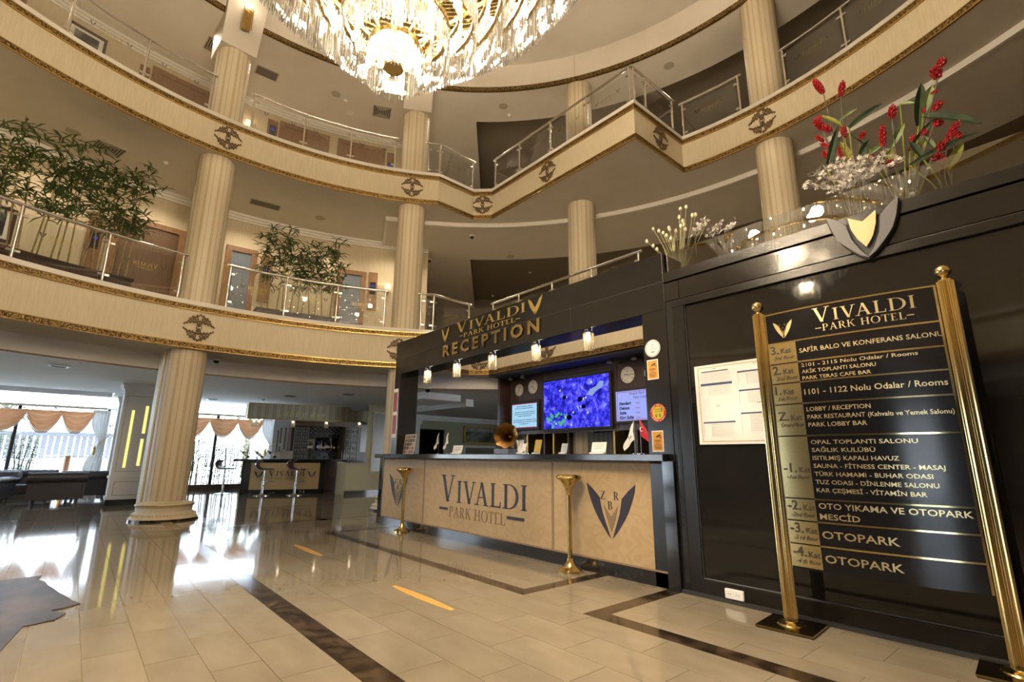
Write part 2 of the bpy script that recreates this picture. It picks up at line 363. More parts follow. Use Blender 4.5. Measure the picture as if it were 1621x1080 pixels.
def text(mb, s, size, fr, ox, oy, d=.002, bend=None, **k):
    vs, fs, wid = text_mesh(s, size, **k); o, x, y, n = fr or (None,)*4
    mb.add([(bend(ox+a, oy+b, d) if bend else o + x*(ox+a) + y*(oy+b) + n*d) for a, b in vs], fs); return wid
def FR(o, x=(1,0,0), y=(0,0,1), n=(0,-1,0)): return (Vector(o), Vector(x).normalized(), Vector(y).normalized(), Vector(n).normalized())

# ------------------------------------------------------------------ plan of the atrium
CX, CY, R0 = -3.434, 1.86, 6.956
def pol(az, R, z=0.0): return Vector((CX+R*math.cos(math.radians(az)), CY+R*math.sin(math.radians(az)), z))
def azr(p): return math.degrees(math.atan2(p[1]-CY, p[0]-CX)) % 360, math.hypot(p[0]-CX, p[1]-CY)
EDGE = [pol(a, R0) for a in [147.4 + (461.0-147.4)*i/110 for i in range(111)]]     # the long way round to azimuth 101
def _sub(a, b, n): return [Vector(a)+(Vector(b)-Vector(a))*i/n for i in range(1, n+1)]
_c = [EDGE[-1], Vector((-4.74, 7.0, 0)), Vector((-9.0, 7.0, 0)), Vector((-9.34, 6.66, 0)), EDGE[0]]
EDGE = EDGE + _sub(_c[0], _c[1], 4) + _sub(_c[1], _c[2], 14) + _sub(_c[2], _c[3], 2) + _sub(_c[3], _c[4], 4)[:-1]
SEG = list(zip(EDGE, EDGE[1:] + EDGE[:1]))
def offs(d):      # outline offset towards the corridors
    out = []
    n = len(EDGE)
    for i, p in enumerate(EDGE):
        a = (p-EDGE[i-1]).normalized(); b = (EDGE[(i+1) % n]-p).normalized()
        na = Vector((a.y, -a.x, 0)); nb = Vector((b.y, -b.x, 0)); k = (na+nb).normalized(); k = k/max(.35, k.dot(na)); out.append(p + k*d)
    return out
def ringstrip(mb, A, B, za, zb):
    n = len(A)
    vs = [(p.x, p.y, za) for p in A] + [(p.x, p.y, zb) for p in B]
    return mb.add(vs, [(i, (i+1) % n, n+(i+1) % n, n+i) for i in range(n)])
def outer(R, az_list=None): return [pol(azr(p)[0], R) for p in EDGE]
def arcwall(mb, R, a0, a1, z0, z1, n=None):
    n = n or max(2, int(abs(a1-a0)/2.5)); vs = []
    for i in range(n+1):
        a = a0+(a1-a0)*i/n; vs += [pol(a, R, z0), pol(a, R, z1)]
    return mb.add(vs, [(2*i, 2*i+2, 2*i+3, 2*i+1) for i in range(n)])
def arcbox(mb, Ra, Rb, a0, a1, z0, z1, n=None):
    n = n or max(1, int(abs(a1-a0)/2.5)); vs = []
    for i in range(n+1):
        a = a0+(a1-a0)*i/n; vs += [pol(a, Ra, z0), pol(a, Rb, z0), pol(a, Rb, z1), pol(a, Ra, z1)]
    fs = [(4*i+j, 4*i+(j+1) % 4, 4*i+4+(j+1) % 4, 4*i+4+j) for i in range(n) for j in range(4)] + [(0,1,2,3), tuple(4*n+j for j in (3,2,1,0))]
    return mb.add(vs, fs)
def arcflat(mb, Ra, Rb, a0, a1, z, n=None):
    n = n or max(2, int(abs(a1-a0)/2.5)); vs = []
    for i in range(n+1):
        a = a0+(a1-a0)*i/n; vs += [pol(a, Ra, z), pol(a, Rb, z)]
    return mb.add(vs, [(2*i, 2*i+1, 2*i+3, 2*i+2) for i in range(n)])

Z1B, Z1T, Z2B, Z2T, Z3B, ZTOP = 2.915, 3.78, 6.81, 7.62, 10.0, 10.75
ntrim = [0]
def trim(mb, mat, **k):
    ntrim[0] += 1; return struct('trim_%d' % ntrim[0], mb, mat, **k)
for zb, zt in ((Z1B, Z1T), (Z2B, Z2T)):
    trim(ringstrip(MB(), EDGE, EDGE, zb+.04, zt-.06), wallp)                       # papered fascia
    for a, b in ((zb, zb+.095), (zt-.17, zt-.08)):                                   # gilt relief bands
        o_ = offs(-.022); g = MB(); ringstrip(g, o_, o_, a, b); ringstrip(g, EDGE, o_, a, a); ringstrip(g, EDGE, o_, b, b); trim(g, goldband)
        for zz in (a, b):
            q = MB(); o2 = offs(-.03); ringstrip(q, o2, o2, zz-.006, zz+.006); ringstrip(q, EDGE, o2, zz-.006, zz-.006); ringstrip(q, EDGE, o2, zz+.006, zz+.006); trim(q, brassd)
    s_ = MB(); o_ = offs(-.035); o3 = offs(.2); ringstrip(s_, o_, o_, zt-.075, zt); ringstrip(s_, EDGE, o_, zt-.075, zt-.075); ringstrip(s_, o_, o3, zt, zt); trim(s_, white)   # stone kerb
    f = MB(); ringstrip(f, o3, outer(16.0), zt-.01, zt-.01); struct('floor_balcony', f, balm)
# ceiling rings under the balconies
c = MB(); ringstrip(c, EDGE, outer(8.0), Z1B, Z1B); struct('ceiling_ground_ring', c, ceilp)
c = MB(); arcwall(c, 8.0, 0, 360, 2.615, Z1B, 120); struct('ceiling_ground_step', c, ceilw)
c = MB(); arcbox(c, 7.985, 8.03, 0, 360, 2.607, 2.632, 120); trim(c, P('gilt_dull', (.24,.15,.07), .6))
c = MB(); ringstrip(c, EDGE, outer(7.85), Z2B, Z2B); arcflat(c, 7.85, 9.6, 149, 380, Z2B); struct('ceiling_first_floor', c, ceilp)
c = MB(); arcflat(c, 7.85, 10.0, 20, 156.5, 6.72); arcflat(c, 10.0, 16, 142, 156.5, 6.72); struct('ceiling_first_floor_lower', c, ceilp)
c = MB(); arcwall(c, 10.0, 20, 142, 6.72, 7.1); c.add([pol(142,10,6.72), pol(142,16,6.72), pol(142,16,7.1), pol(142,10,7.1)], [(0,1,2,3)]); arcflat(c, 10.0, 16, 20, 142, 7.1); struct('ceiling_first_floor_recess', c, taupe)  # recess shade comes from the dark colour
c = MB(); arcbox(c, 7.81, 7.87, 20, 156.5, 6.70, Z2B); c.box(0,0,0,0,0,0); trim(c, white)
c = MB(); arcbox(c, 7.81, 9.5, 156.3, 156.7, 6.70, Z2B); trim(c, white)
# second floor ceiling and atrium roof
c = MB(); arcflat(c, 7.02, 9.6, 141, 380, Z3B); arcflat(c, 7.02, 8.17, 20, 141, Z3B); arcflat(c, 9.6, 16, 141, 151, Z3B); struct('ceiling_second_floor', c, ceilp)
c = MB(); arcwall(c, 8.17, 20, 141, Z3B, 10.5); c.add([pol(141,8.17,Z3B), pol(141,16,Z3B), pol(141,16,10.5), pol(141,8.17,10.5)], [(0,1,2,3)]); arcflat(c, 8.17, 16, 20, 141, 10.5); struct('ceiling_second_floor_recess', c, taupe)  # dimness of the upper recess is coloured in as well
c = MB(); arcwall(c, 7.0, 0, 360, Z3B, ZTOP, 120); struct('wall_atrium_drum', c, ceilp)
c = MB(); arcbox(c, 6.97, 7.03, 0, 360, Z3B-.01, Z3B+.1, 120); trim(c, goldband)
c = MB(); arcflat(c, 0, 7.2, 0, 360, ZTOP, 120); struct('ceiling_atrium', c, ceilp)
# back walls of the corridors
for z0, z1, nm in ((Z1T, Z2B, 'wall_first_floor'), (Z2T, Z3B, 'wall_second_floor')):
    a_ = 149 if z0 < 5 else 151
    c = MB(); arcwall(c, 9.5, a_, 380, z0-.01, z1); c.add([pol(a_,9.5,z0), pol(a_,15,z0), pol(a_,15,z1), pol(a_,9.5,z1)], [(0,1,2,3)]); struct(nm, c, corrw)
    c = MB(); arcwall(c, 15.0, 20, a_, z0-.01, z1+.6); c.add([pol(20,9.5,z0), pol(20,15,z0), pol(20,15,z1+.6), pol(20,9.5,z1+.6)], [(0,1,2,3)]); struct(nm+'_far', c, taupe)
    c = MB(); arcbox(c, 9.38, 9.52, a_, 240, z1-.06, z1); arcbox(c, 9.42, 9.52, a_, 240, z1-.12, z1-.06); arcbox(c, 9.46, 9.52, a_, 240, z1-.17, z1-.12); trim(c, white)
    c = MB(); arcbox(c, 9.46, 9.52, a_, 240, z0, z0+.1); struct('baseboard_corridor', c, wood)

# ------------------------------------------------------------------ ground floor: marble tiles and inlaid bands
floor_g = sgroup('floor')
obj('floor_bed', MB().box(-24, 9, -11, 17, -.12, -.006), grout, floor_g)
bands = []       # (x0,x1,y0,y1) dark inlays
def band(x0, x1, y0, y1, L=1.2):
    bands.append((x0, x1, y0, y1)); horiz = (x1-x0) > (y1-y0); a, b = (x0, x1) if horiz else (y0, y1)
    n = max(1, round((b-a)/L)); st = (b-a)/n
    for i in range(n):
        p, q = a+st*i+.0008, a+st*(i+1)-.0008
        bm = MB().box(p, q, y0+.0008, y1-.0008, -.02, 0) if horiz else MB().box(x0+.0008, x1-.0008, p, q, -.02, 0)
        obj('inlay_strip', bm, dmarb, floor_g)
band(-7.48, -3.22, 2.88, 3.01); band(-3.35, -3.22, 3.01, 3.94); band(-7.48, -7.35, 3.01, 3.94)          # in front of the desk
band(-2.59, 1.6, 2.88, 3.02); band(-2.59, -2.46, 3.02, 3.94)
band(-8.9, 2.0, 1.231, 1.39)
band(-9.05, -8.9, -3.5, 5.2); band(-11.6, -9.05, 1.75, 1.9); band(-11.6, -8.9, 3.35, 3.5); band(-11.75, -11.6, -3.5, 5.2)
def clear(x0, x1, y0, y1):
    rs = [(x0, x1, y0, y1)]
    for (a, b, c_, d) in bands:
        nr = []
        for (p, q, r_, s_) in rs:
            if q <= a or p >= b or s_ <= c_ or r_ >= d: nr.append((p, q, r_, s_)); continue
            if p < a: nr.append((p, a, r_, s_))
            if q > b: nr.append((b, q, r_, s_))
            pp, qq = max(p, a), min(q, b)
            if r_ < c_: nr.append((pp, qq, r_, c_))
            if s_ > d: nr.append((pp, qq, d, s_))
        rs = nr
    return [r for r in rs if r[1]-r[0] > .03 and r[3]-r[2] > .03]
cells = []
rows = [(y, y+.26) for y in [-11 + .26*i for i in range(0, 43)]]
rows = [(.20-.2455*(i+1), .20-.2455*i) for i in range(40)][::-1] + [(.2, .4455), (.4455, .69), (.69, .935), (.935, 1.231)]
y = 1.39
while y < 16.5:
    st = .298 if y < 2.87 else .31
    rows.append((y, y+st)); y += st
for i, (y0, y1) in enumerate(rows):
    x = -24 + (i % 3)*.2
    x = -24 + ((-2.0 if i % 2 else -1.69) % .61)
    while x < 8.5:
        for r in clear(x, x+.61, y0, y1): cells.append(r)
        x += .61
def far(r):
    x_, y_ = (r[0]+r[1])/2, (r[2]+r[3])/2; fx, fy = -.7607, .6491; d = x_*fx+y_*fy; s = abs(x_*.6491+y_*.7607)
    return (d < 1.2 or s > d*1.15+.6), math.hypot(x_, y_)
cells.sort(key=lambda r: (far(r)[0], far(r)[1]))
for r in cells[:298]:
    dz = random.uniform(-.0006, 0)
    obj('marble_tile', MB().box(r[0]+.0015, r[1]-.0015, r[2]+.0015, r[3]-.0015, -.02, dz), tile_m, floor_g)
rest = MB()
for r in cells[298:]: rest.box(r[0]+.0015, r[1]-.0015, r[2]+.0015, r[3]-.0015, -.02, -.0003)
obj('marble_tiles', rest, tile_m, floor_g, kind='stuff')
# lounge ceiling with its shallow tray over the windows
hole = [pol(a, 8.0) for a in range(0, 360, 3)]
tray = [Vector(p) for p in ((-18.0,-9.5,0),(-18.0,.6,0),(-16.6,.6,0),(-16.6,-9.5,0))]
outp = [Vector(p) for p in ((-19,-11,0),(8,-11,0),(8,17,0),(-19,17,0))]
allp = outp+hole+tray; tri = tessellate_polygon([outp, hole, tray])
c = MB().add([(p.x, p.y, 2.615) for p in allp], tri); struct('ceiling', c, ceilw)
c = MB()
for i in range(4):
    a, b = tray[i], tray[(i+1) % 4]; c.quad((a.x,a.y,2.615),(b.x,b.y,2.615),(b.x,b.y,2.78),(a.x,a.y,2.78))
c.quad(*[(p.x,p.y,2.78) for p in tray]); struct('ceiling_tray', c, ceilw)

# ------------------------------------------------------------------ columns
def column(az, top, label, base=True):
    p = pol(az, R0+.36); t = thing('column', label, 'column', (p.x, p.y, 0))
    r = .315; z0 = .27 if base else 0
    s = MB(); s.lathe([(r, z0), (r, top)], (p.x, p.y, 0), 48); obj('shaft', s, colw, t, smooth=True)
    st = MB(); k = 0; a = 0
    for k in range(10):
        a0 = k*36+4
        for (w0, w1) in ((0, 8), (19, 22)):
            b0, b1 = math.radians(a0+w0), math.radians(a0+w1); vs = []
            for bb in (b0, b1):
                for zz in (z0, top-.002): vs.append((p.x+(r+.004)*math.cos(bb), p.y+(r+.004)*math.sin(bb), zz))
            st.add(vs, [(0,2,3,1)])
    obj('stripes', st, colb, t)
    if base:
        pb = p; p = pol(az, R0+.26)
        pr = [(r_*.83, z_) for r_, z_ in [(.60,0),(.60,.035),(.585,.05),(.56,.07),(.545,.105),(.50,.13),(.485,.14),(.485,.2),(.50,.215),(.515,.235),(.505,.262),(.46,.275),(.40,.285),(.345,.30)]]
        obj('base', MB().lathe(pr, (p.x,p.y,0), 40), colw, t, smooth=True)
        obj('plinth', MB().lathe([(.512,0),(.512,.03),(.48,.032)], (p.x,p.y,0), 40), dmarb, t)
        fl = MB()
        for j in range(56):
            q = 2*PI*j/56; fl.sphere((p.x+.455*math.cos(q), p.y+.455*math.sin(q), .088), .018, 6, 4, 1.3)
        obj('fluting', fl, colw, t, smooth=True, kind='stuff')
        obj('gilt_ring', MB().lathe([(.428,.232),(.434,.24),(.428,.248),(.415,.248)], (p.x,p.y,0), 40), brassd, t, smooth=True); p = pb
    return t, p
def capital(t, p, az, z0, z1):
    d = (Vector((CX, CY, 0)) - p); d.z = 0; d.normalize(); s = Vector((-d.y, d.x, 0)); a = .36
    vs = []
    for zz, f0, f1, ww in ((z0, .33, -.4, .34), (z1, .70, -.4, .37)):
        for sx, ff in ((-1, f1), (1, f1), (1, f0), (-1, f0)): q = p + s*sx*ww + d*ff; vs.append((q.x, q.y, zz))
    mb = MB().add(vs, [(0,1,2,3),(7,6,5,4),(0,4,5,1),(1,5,6,2),(2,6,7,3),(3,7,4,0)])
    return obj('capital', mb, P('capital_cream', (.58,.53,.45), .6), t)
c1t, c1p = column(184.2, 9.3, 'striped cream column standing free on the lobby floor, left of the desk'); capital(c1t, c1p, 184.2, 9.3, ZTOP)
c2t, c2p = column(152.2, 9.3, 'striped cream column rising behind the left end of the reception desk'); capital(c2t, c2p, 152.2, 9.3, ZTOP)
c3t, c3p = column(120.3, ZTOP, 'striped cream column behind the balcony that juts out over reception')
c4t, c4p = column(88.0, ZTOP, 'striped cream column at the right, rising behind the red flowers')
# pier edge behind the free column, as in the photo a flat pilaster runs up its back
d = (c1p-Vector((CX,CY,0))).normalized(); s = Vector((-d.y,d.x,0))
mb = MB(); q = c1p + d*.24; mb.bar((q.x,q.y,.03), (q.x,q.y,Z1B), .68, .3, up=tuple(d)); obj('pilaster', mb, colw, c1t)

# ------------------------------------------------------------------ gilt scroll ornaments
def scroll(cx, cy, r, turns, s, n=22):
    return [(cx + s*r*(1-i/n*.75)*math.cos(turns*2*PI*i/n), cy + r*(1-i/n*.75)*math.sin(turns*2*PI*i/n)) for i in range(n+1)]
def ornament_mesh():
    mb = MB()
    def tb(pts, r=.0085): mb.tube([(x, -.012, z) for x, z in pts], r*1.25, 6)
    def knob(x, z, r=.016): mb.sphere((x, -.012, z), r, 8, 5)
    for sy in (1, -1):
        for sx in (1, -1):
            tb([(0, sy*.02), (sx*.03, sy*.06), (sx*.035, sy*.09), (sx*.02, sy*.11)])
            tb([(sx*x, sy*z) for x, z in scroll(.062, .155, .042, 1.3, 1)], .009)
            tb([(sx*x, sy*z) for x, z in scroll(.118, .14, .034, 1.2, -1)], .008)
            tb([(sx*.02, sy*.105), (sx*.07, sy*.10), (sx*.12, sy*.095), (sx*.17, sy*.085), (sx*.21, sy*.062), (sx*.235, sy*.045)], .011)
            tb([(sx*.02, sy*.215), (sx*.06, sy*.2), (sx*.1, sy*.185), (sx*.14, sy*.155), (sx*.165, sy*.115), (sx*.185, sy*.1)], .009)
            for x, z in ((.235,.04),(.195,.06),(.14,.075),(.09,.08),(.12,.19),(.16,.15),(.05,.225)): knob(sx*x, sy*z, .0165)
            tb([(0, sy*.245), (sx*.02, sy*.215), (sx*.045, sy*.205)], .008)
        knob(0, sy*.235, .014); knob(0, sy*.255, .009); knob(0, sy*.03, .02); knob(0, sy*.07, .018); knob(0, sy*.115, .02)
    for sx in (1, -1): mb.tube([(sx*.03, -.012, -.12), (sx*.028, -.012, -.06), (sx*.04, -.012, 0), (sx*.028, -.012, .06), (sx*.03, -.012, .12)], .009, 6)
    return mb
om = ornament_mesh().mesh('scroll_ornament'); om.materials.append(ornm)
for p_ in om.polygons: p_.use_smooth = True
def ornament(pos, rz, label):
    o = bpy.data.objects.new('scroll_ornament', om); o.location = pos; o.rotation_euler = (0,0,rz); COL.objects.link(o); tag(o, label, 'ornament', 'bronze scroll ornaments on the balcony fronts')
def orn_az(az, z, label): ornament(pol(az, R0-.004, z), math.radians(az-90), label)
orn_az(183.9, 3.305, 'bronze scroll ornament on lower balcony front above the free-standing column')
orn_az(153.1, 3.305, 'bronze scroll ornament on lower balcony, half hidden by the reception portal corner')
ornament((-9.17, 6.826, 3.25), math.radians(45), 'bronze scroll ornament on the lower balcony corner seen through the reception portal')
ornament((-7.1, 6.996, 3.25), 0, 'bronze scroll ornament above the television, seen under the reception lintel')
orn_az(183.9, 7.2, 'bronze scroll ornament on upper balcony, left, above the free-standing column')
orn_az(152.4, 7.2, 'bronze scroll ornament on upper balcony above the second column')
ornament((-9.17, 6.826, 7.2), math.radians(45), 'bronze scroll ornament on the blunt front corner of the upper balcony')
ornament((-7.04, 6.996, 7.2), 0, 'bronze scroll ornament on the long straight upper balcony front')
ornament((-4.744, 7.85, 7.2), math.radians(90), 'bronze scroll ornament on the shaded return of the upper balcony')
orn_az(88.0, 7.2, 'bronze scroll ornament on upper balcony above the right column')

# ------------------------------------------------------------------ balustrades
def railing(pts, z, label, curved=True, deco=True):
    t = thing('glass_balustrade', label, 'railing', (pts[0].x, pts[0].y, z))
    H = .845; rail = []
    for i in range(len(pts)-1):
        a, b = pts[i], pts[i+1]; n = 6 if curved else 1
        for j in range(n):
            k = j/n
            if curved:
                A, RA = azr(a); B, RB = azr(b); dA = (B-A+180) % 360-180; rail.append(pol(A+dA*k, RA+(RB-RA)*k, z+H))
            else: rail.append(Vector((a.x+(b.x-a.x)*k, a.y+(b.y-a.y)*k, z+H)))
    e = pts[-1].copy(); e.z = z+H; rail.append(e)
    ex = (rail[-1]-rail[-2]).normalized()*.07; rail.append(rail[-1]+ex); ex = (rail[0]-rail[1]).normalized()*.07; rail.insert(0, rail[0]+ex)
    obj('handrail', MB().tube(rail, .027, 10), steel, t, smooth=True)
    for p in pts:
        mb = MB().cyl((p.x,p.y,z),(p.x,p.y,z+H-.01),.023,10); mb.lathe([(.04,0),(.04,.012),(.022,.02)],(p.x,p.y,z),14); mb.cyl((p.x,p.y,z+H-.07),(p.x,p.y,z+H-.03),.025,10)
        obj('post', mb, steel, t, smooth=True)
    for i in range(len(pts)-1):
        a, b = pts[i], pts[i+1]; dd = (b-a); L = dd.length; dn = dd.normalized(); c_ = a+(b-a)/2
        g0, g1 = a+dn*.05, b-dn*.05
        mb = MB(); nrm = Vector((dn.y, -dn.x, 0)); th = .008
        inw = Vector((CX-c_.x, CY-c_.y, 0)); nrm = nrm if nrm.dot(inw) > 0 else -nrm
        nn = 1; qs = []
        for j in range(nn+1):
            k = j/nn
            qs.append(g0+(g1-g0)*k)
        vs = []
        for q in qs: vs += [(q.x,q.y,z+.07),(q.x,q.y,z+.74)]
        mb.add(vs, [(2*j,2*j+2,2*j+3,2*j+1) for j in range(nn)])
        gp = obj('glass_panel', mb, glass, t, smooth=True)
        for q, s_ in ((g0, 1), (g1, -1)):
            for zz in (.13, .68): obj('clamp', MB().bar((q.x-dn.x*s_*.04, q.y-dn.y*s_*.04, z+zz), (q.x+dn.x*s_*.03, q.y+dn.y*s_*.03, z+zz), .03, .035), steel, t)
        if deco and L > .8:
            # gold transfer, readable from the corridor
            m_ = (g0+g1)/2; xd = dn if dn.cross(Vector((0,0,1))).dot(-nrm) > 0 else -dn
            fr = (Vector((m_.x, m_.y, z+.44)) - nrm*.006, xd, Vector((0,0,1)), -nrm)
            pl = serif('VIVALDI', .085, True, .36); tx = put(MB(), pl, fr, -.18, 0, 0, .001); put(tx, serif('-PARK HOTEL-', .03, False, .26), fr, -.13, -.05, 0, .001); obj('name_transfer', tx, goldp, t)
            wg = MB()
            for ox in (-.27, .27):
                for s_ in (1, -1): wg.poly([(ox+s_*x*.085, y_*.095) for x, y_ in WINGL], fr, 0, .001)
            obj('wing_transfer', wg, navy, t)
    return t
RP = R0+.06
def arcpts(azs): return [pol(a, RP) for a in azs]
V = lambda x, y_: Vector((x, y_, 0))
for z, lv in ((Z1T, 'lower'), (Z2T, 'upper')):
    railing(arcpts((223, 214, 205, 196, 187.1)), z, 'steel and glass balustrade on the %s balcony, left of the free column' % lv)
    railing(arcpts((180.7, 172.3, 164.1, 156)), z, 'steel and glass balustrade on the %s balcony between the first and second columns' % lv)
    railing([pol(149.6, RP), V(-9.36, 5.66), V(-9.42, 6.68)], z, 'short glass balustrade on the %s balcony, right of the second column' % lv, False)
    railing([V(-8.97, 7.06), V(-8.05, 7.06), V(-7.0, 7.06), V(-5.93, 7.06), V(-4.85, 7.06)], z, 'long straight balustrade along the %s balcony above the reception' % lv, False)
    if z > 5:
        railing([V(-4.80, 7.12), V(-4.80, 7.5), V(-4.82, 8.5)], z, 'short balustrade on the return of the upper balcony', False)
        railing(arcpts((100.6, 91.2)), z, 'single-bay balustrade on the upper balcony, left of the right column')
        railing(arcpts((84.2, 75.8, 67.4, 59.5)), z, 'glass balustrade on the upper balcony, right of the right column')

# ------------------------------------------------------------------ chandelier
def chandelier():
    t = thing('chandelier', 'huge conical crystal chandelier with gilt rings glowing above the lobby', 'chandelier', (CH[0], CH[1], ZTOP))
    cm = bpy.data.materials.new('crystal'); cm.use_nodes = True; nt = cm.node_tree; nt.nodes.clear()
    o = nt.nodes.new('ShaderNodeOutputMaterial'); tr = nt.nodes.new('ShaderNodeBsdfTransparent'); tl = nt.nodes.new('ShaderNodeBsdfTranslucent'); g = nt.nodes.new('ShaderNodeBsdfGlossy')
    tr.inputs[0].default_value = (.97, .96, .94, 1); tl.inputs[0].default_value = (.50, .485, .45, 1); g.inputs['Roughness'].default_value = .03
    m1 = nt.nodes.new('ShaderNodeMixShader'); m2 = nt.nodes.new('ShaderNodeMixShader'); fr = nt.nodes.new('ShaderNodeFresnel'); fr.inputs[0].default_value = 1.7
    ma = nt.nodes.new('ShaderNodeMath'); ma.operation = 'MULTIPLY_ADD'; ma.inputs[1].default_value = .6; ma.inputs[2].default_value = .04
    nt.links.new(fr.outputs[0], ma.inputs[0]); 
    ge = nt.nodes.new('ShaderNodeNewGeometry'); mr = nt.nodes.new('ShaderNodeMapRange'); mr.inputs[3].default_value = .12; mr.inputs[4].default_value = .62; oi = nt.nodes.new('ShaderNodeObjectInfo'); ad = nt.nodes.new('ShaderNodeMath'); ad.operation = 'ADD'; fc = nt.nodes.new('ShaderNodeMath'); fc.operation = 'FRACT'
    nt.links.new(ge.outputs['Random Per Island'], ad.inputs[0]); nt.links.new(oi.outputs['Random'], ad.inputs[1]); nt.links.new(ad.outputs[0], fc.inputs[0]); nt.links.new(fc.outputs[0], mr.inputs[0]); nt.links.new(mr.outputs[0], m1.inputs[0])
    nt.links.new(tr.outputs[0], m1.inputs[1]); nt.links.new(tl.outputs[0], m1.inputs[2]); nt.links.new(ma.outputs[0], m2.inputs[0]); nt.links.new(m1.outputs[0], m2.inputs[1]); nt.links.new(g.outputs[0], m2.inputs[2]); nt.links.new(m2.outputs[0], o.inputs[0])
    def crystal(L, r):
        mb = MB()
        vs = []
        for zz, k in ((0, .5), (-.02, 1), (-L+.03, 1), (-L, .25)):
            for j in range(3): a = 2*PI*j/3; vs.append((r*k*math.cos(a), r*k*math.sin(a), zz))
        fs = [(i*3+j, (i+1)*3+j, (i+1)*3+(j+1) % 3, i*3+(j+1) % 3) for i in range(3) for j in range(3)] + [(0,1,2), (11,10,9)]
        return mb.add(vs, fs)
    proto = crystal(.20, .0085); pm = proto.mesh('crystal'); pm.materials.append(cm)
    nt_ = 0; K = 19
    for k in range(K+9):
        if k < K: r = .14+.155*min(k, 6)+.098*max(0, k-6); zb = 3.05+.151*k
        else: r = 2.24-.135*(k-K+1); zb = 3.05+.151*(K-1)+.27*(k-K+1)
        zt = zb+.21; c_ = (CH[0], CH[1], 0)
        rg = MB(); n = 48 if k < 3 else 64; vs = []
        for j in range(n):
            a = 2*PI*j/n
            for rr, zz in ((r-.018, zt), (r+.006, zt), (r+.006, zt+.03), (r-.018, zt+.03)): vs.append((CH[0]+rr*math.cos(a), CH[1]+rr*math.sin(a), zz))
        rg.add(vs, [(4*j+i, 4*j+(i+1) % 4, 4*((j+1) % n)+(i+1) % 4, 4*((j+1) % n)+i) for j in range(n) for i in range(4)])
        obj('ring', rg, brass, t)
        nc = max(30, int(2*PI*r/.0185)); cur = MB()
        for j in range(nc):
            a = 2*PI*j/nc + random.uniform(-.002, .002)*3; x_, y_ = CH[0]+r*math.cos(a), CH[1]+r*math.sin(a); zz = zt - random.uniform(0, .012)
            if k > 0 and j % 2 == 0:
                r2_ = r-.085; cur.add([(CH[0]+r2_*math.cos(a)+v[0], CH[1]+r2_*math.sin(a)+v[1], zz+.02+v[2]*.8) for v in proto.v], proto.f)
            if nt_ < 298 and k < 4:
                inst('crystal', pm, (x_, y_, zz), t, (0,0,a)); nt_ += 1
            else:
                ca, sa = math.cos(a), math.sin(a)
                cur.add([(x_+v[0]*ca-v[1]*sa, y_+v[0]*sa+v[1]*ca, zz+v[2]) for v in proto.v], proto.f)
        if cur.v: obj('crystal_curtain', cur, cm, t, kind='stuff')
        if k > 0 and k < K+8:
            nb = 5+2*min(k, 10) if k < K else 18; bm_ = MB()
            for j in range(nb):
                a = 2*PI*(j+.37*k)/nb; rr = r-.05; x_, y_ = CH[0]+rr*math.cos(a), CH[1]+rr*math.sin(a)
                bm_.sphere((x_, y_, zt-.045), .0125, 8, 5, 1.5)
            obj('bulbs', bm_, bulbm, t, kind='stuff')
        tr_ = MB(); 
        if k < K:                                          # tray that carries the lamps of each ring
            vs = []; ri = max(.0, r-.10)
            if k: 
                for j in range(n):
                    a = 2*PI*j/n
                    for rr, zz in ((ri, zt+.03), (ri+.035, zt+.03), (ri+.035, zt+.04), (ri, zt+.04)): vs.append((CH[0]+rr*math.cos(a), CH[1]+rr*math.sin(a), zz))
                tr_.add(vs, [(4*j+i, 4*j+(i+1) % 4, 4*((j+1) % n)+(i+1) % 4, 4*((j+1) % n)+i) for j in range(n) for i in range(4)]); obj('lamp_ring', tr_, brass, t)
    for j in range(8):
        a = 2*PI*(j+.3)/8; sp_ = MB(); c0, s0 = math.cos(a), math.sin(a)
        pr = [(.10, 3.31), (.45, 3.64), (.9, 4.10), (1.12, 4.40), (2.15, 5.9), (1.1, 8.3), (.05, 9.2)]
        for (ra, za), (rb, zb) in zip(pr, pr[1:]): sp_.bar((CH[0]+ra*c0, CH[1]+ra*s0, za), (CH[0]+rb*c0, CH[1]+rb*s0, zb), .009, .016)
        obj('spoke', sp_, brassd, t)
    obj('stem', MB().cyl((*CH, 3.28), (*CH, ZTOP-.1), .03, 14), brass, t, smooth=True)
    obj('ceiling_rose', MB().lathe([(.30,-.0),(.28,-.05),(.1,-.12),(.04,-.2)], (CH[0], CH[1], ZTOP), 32), brass, t, smooth=True)
    obj('bottom_plate', MB().lathe([(.001,0),(.055,0),(.06,.015),(.03,.04)], (CH[0], CH[1], 3.14), 28), brass, t, smooth=True)
    bb = MB()
    for j in range(6): a = 2*PI*j/6; bb.sphere((CH[0]+.07*math.cos(a), CH[1]+.07*math.sin(a), 3.17), .02, 8, 5, 1.3)
    obj('bulbs', bb, bulbm, t, kind='stuff')
    return t
chandelier()

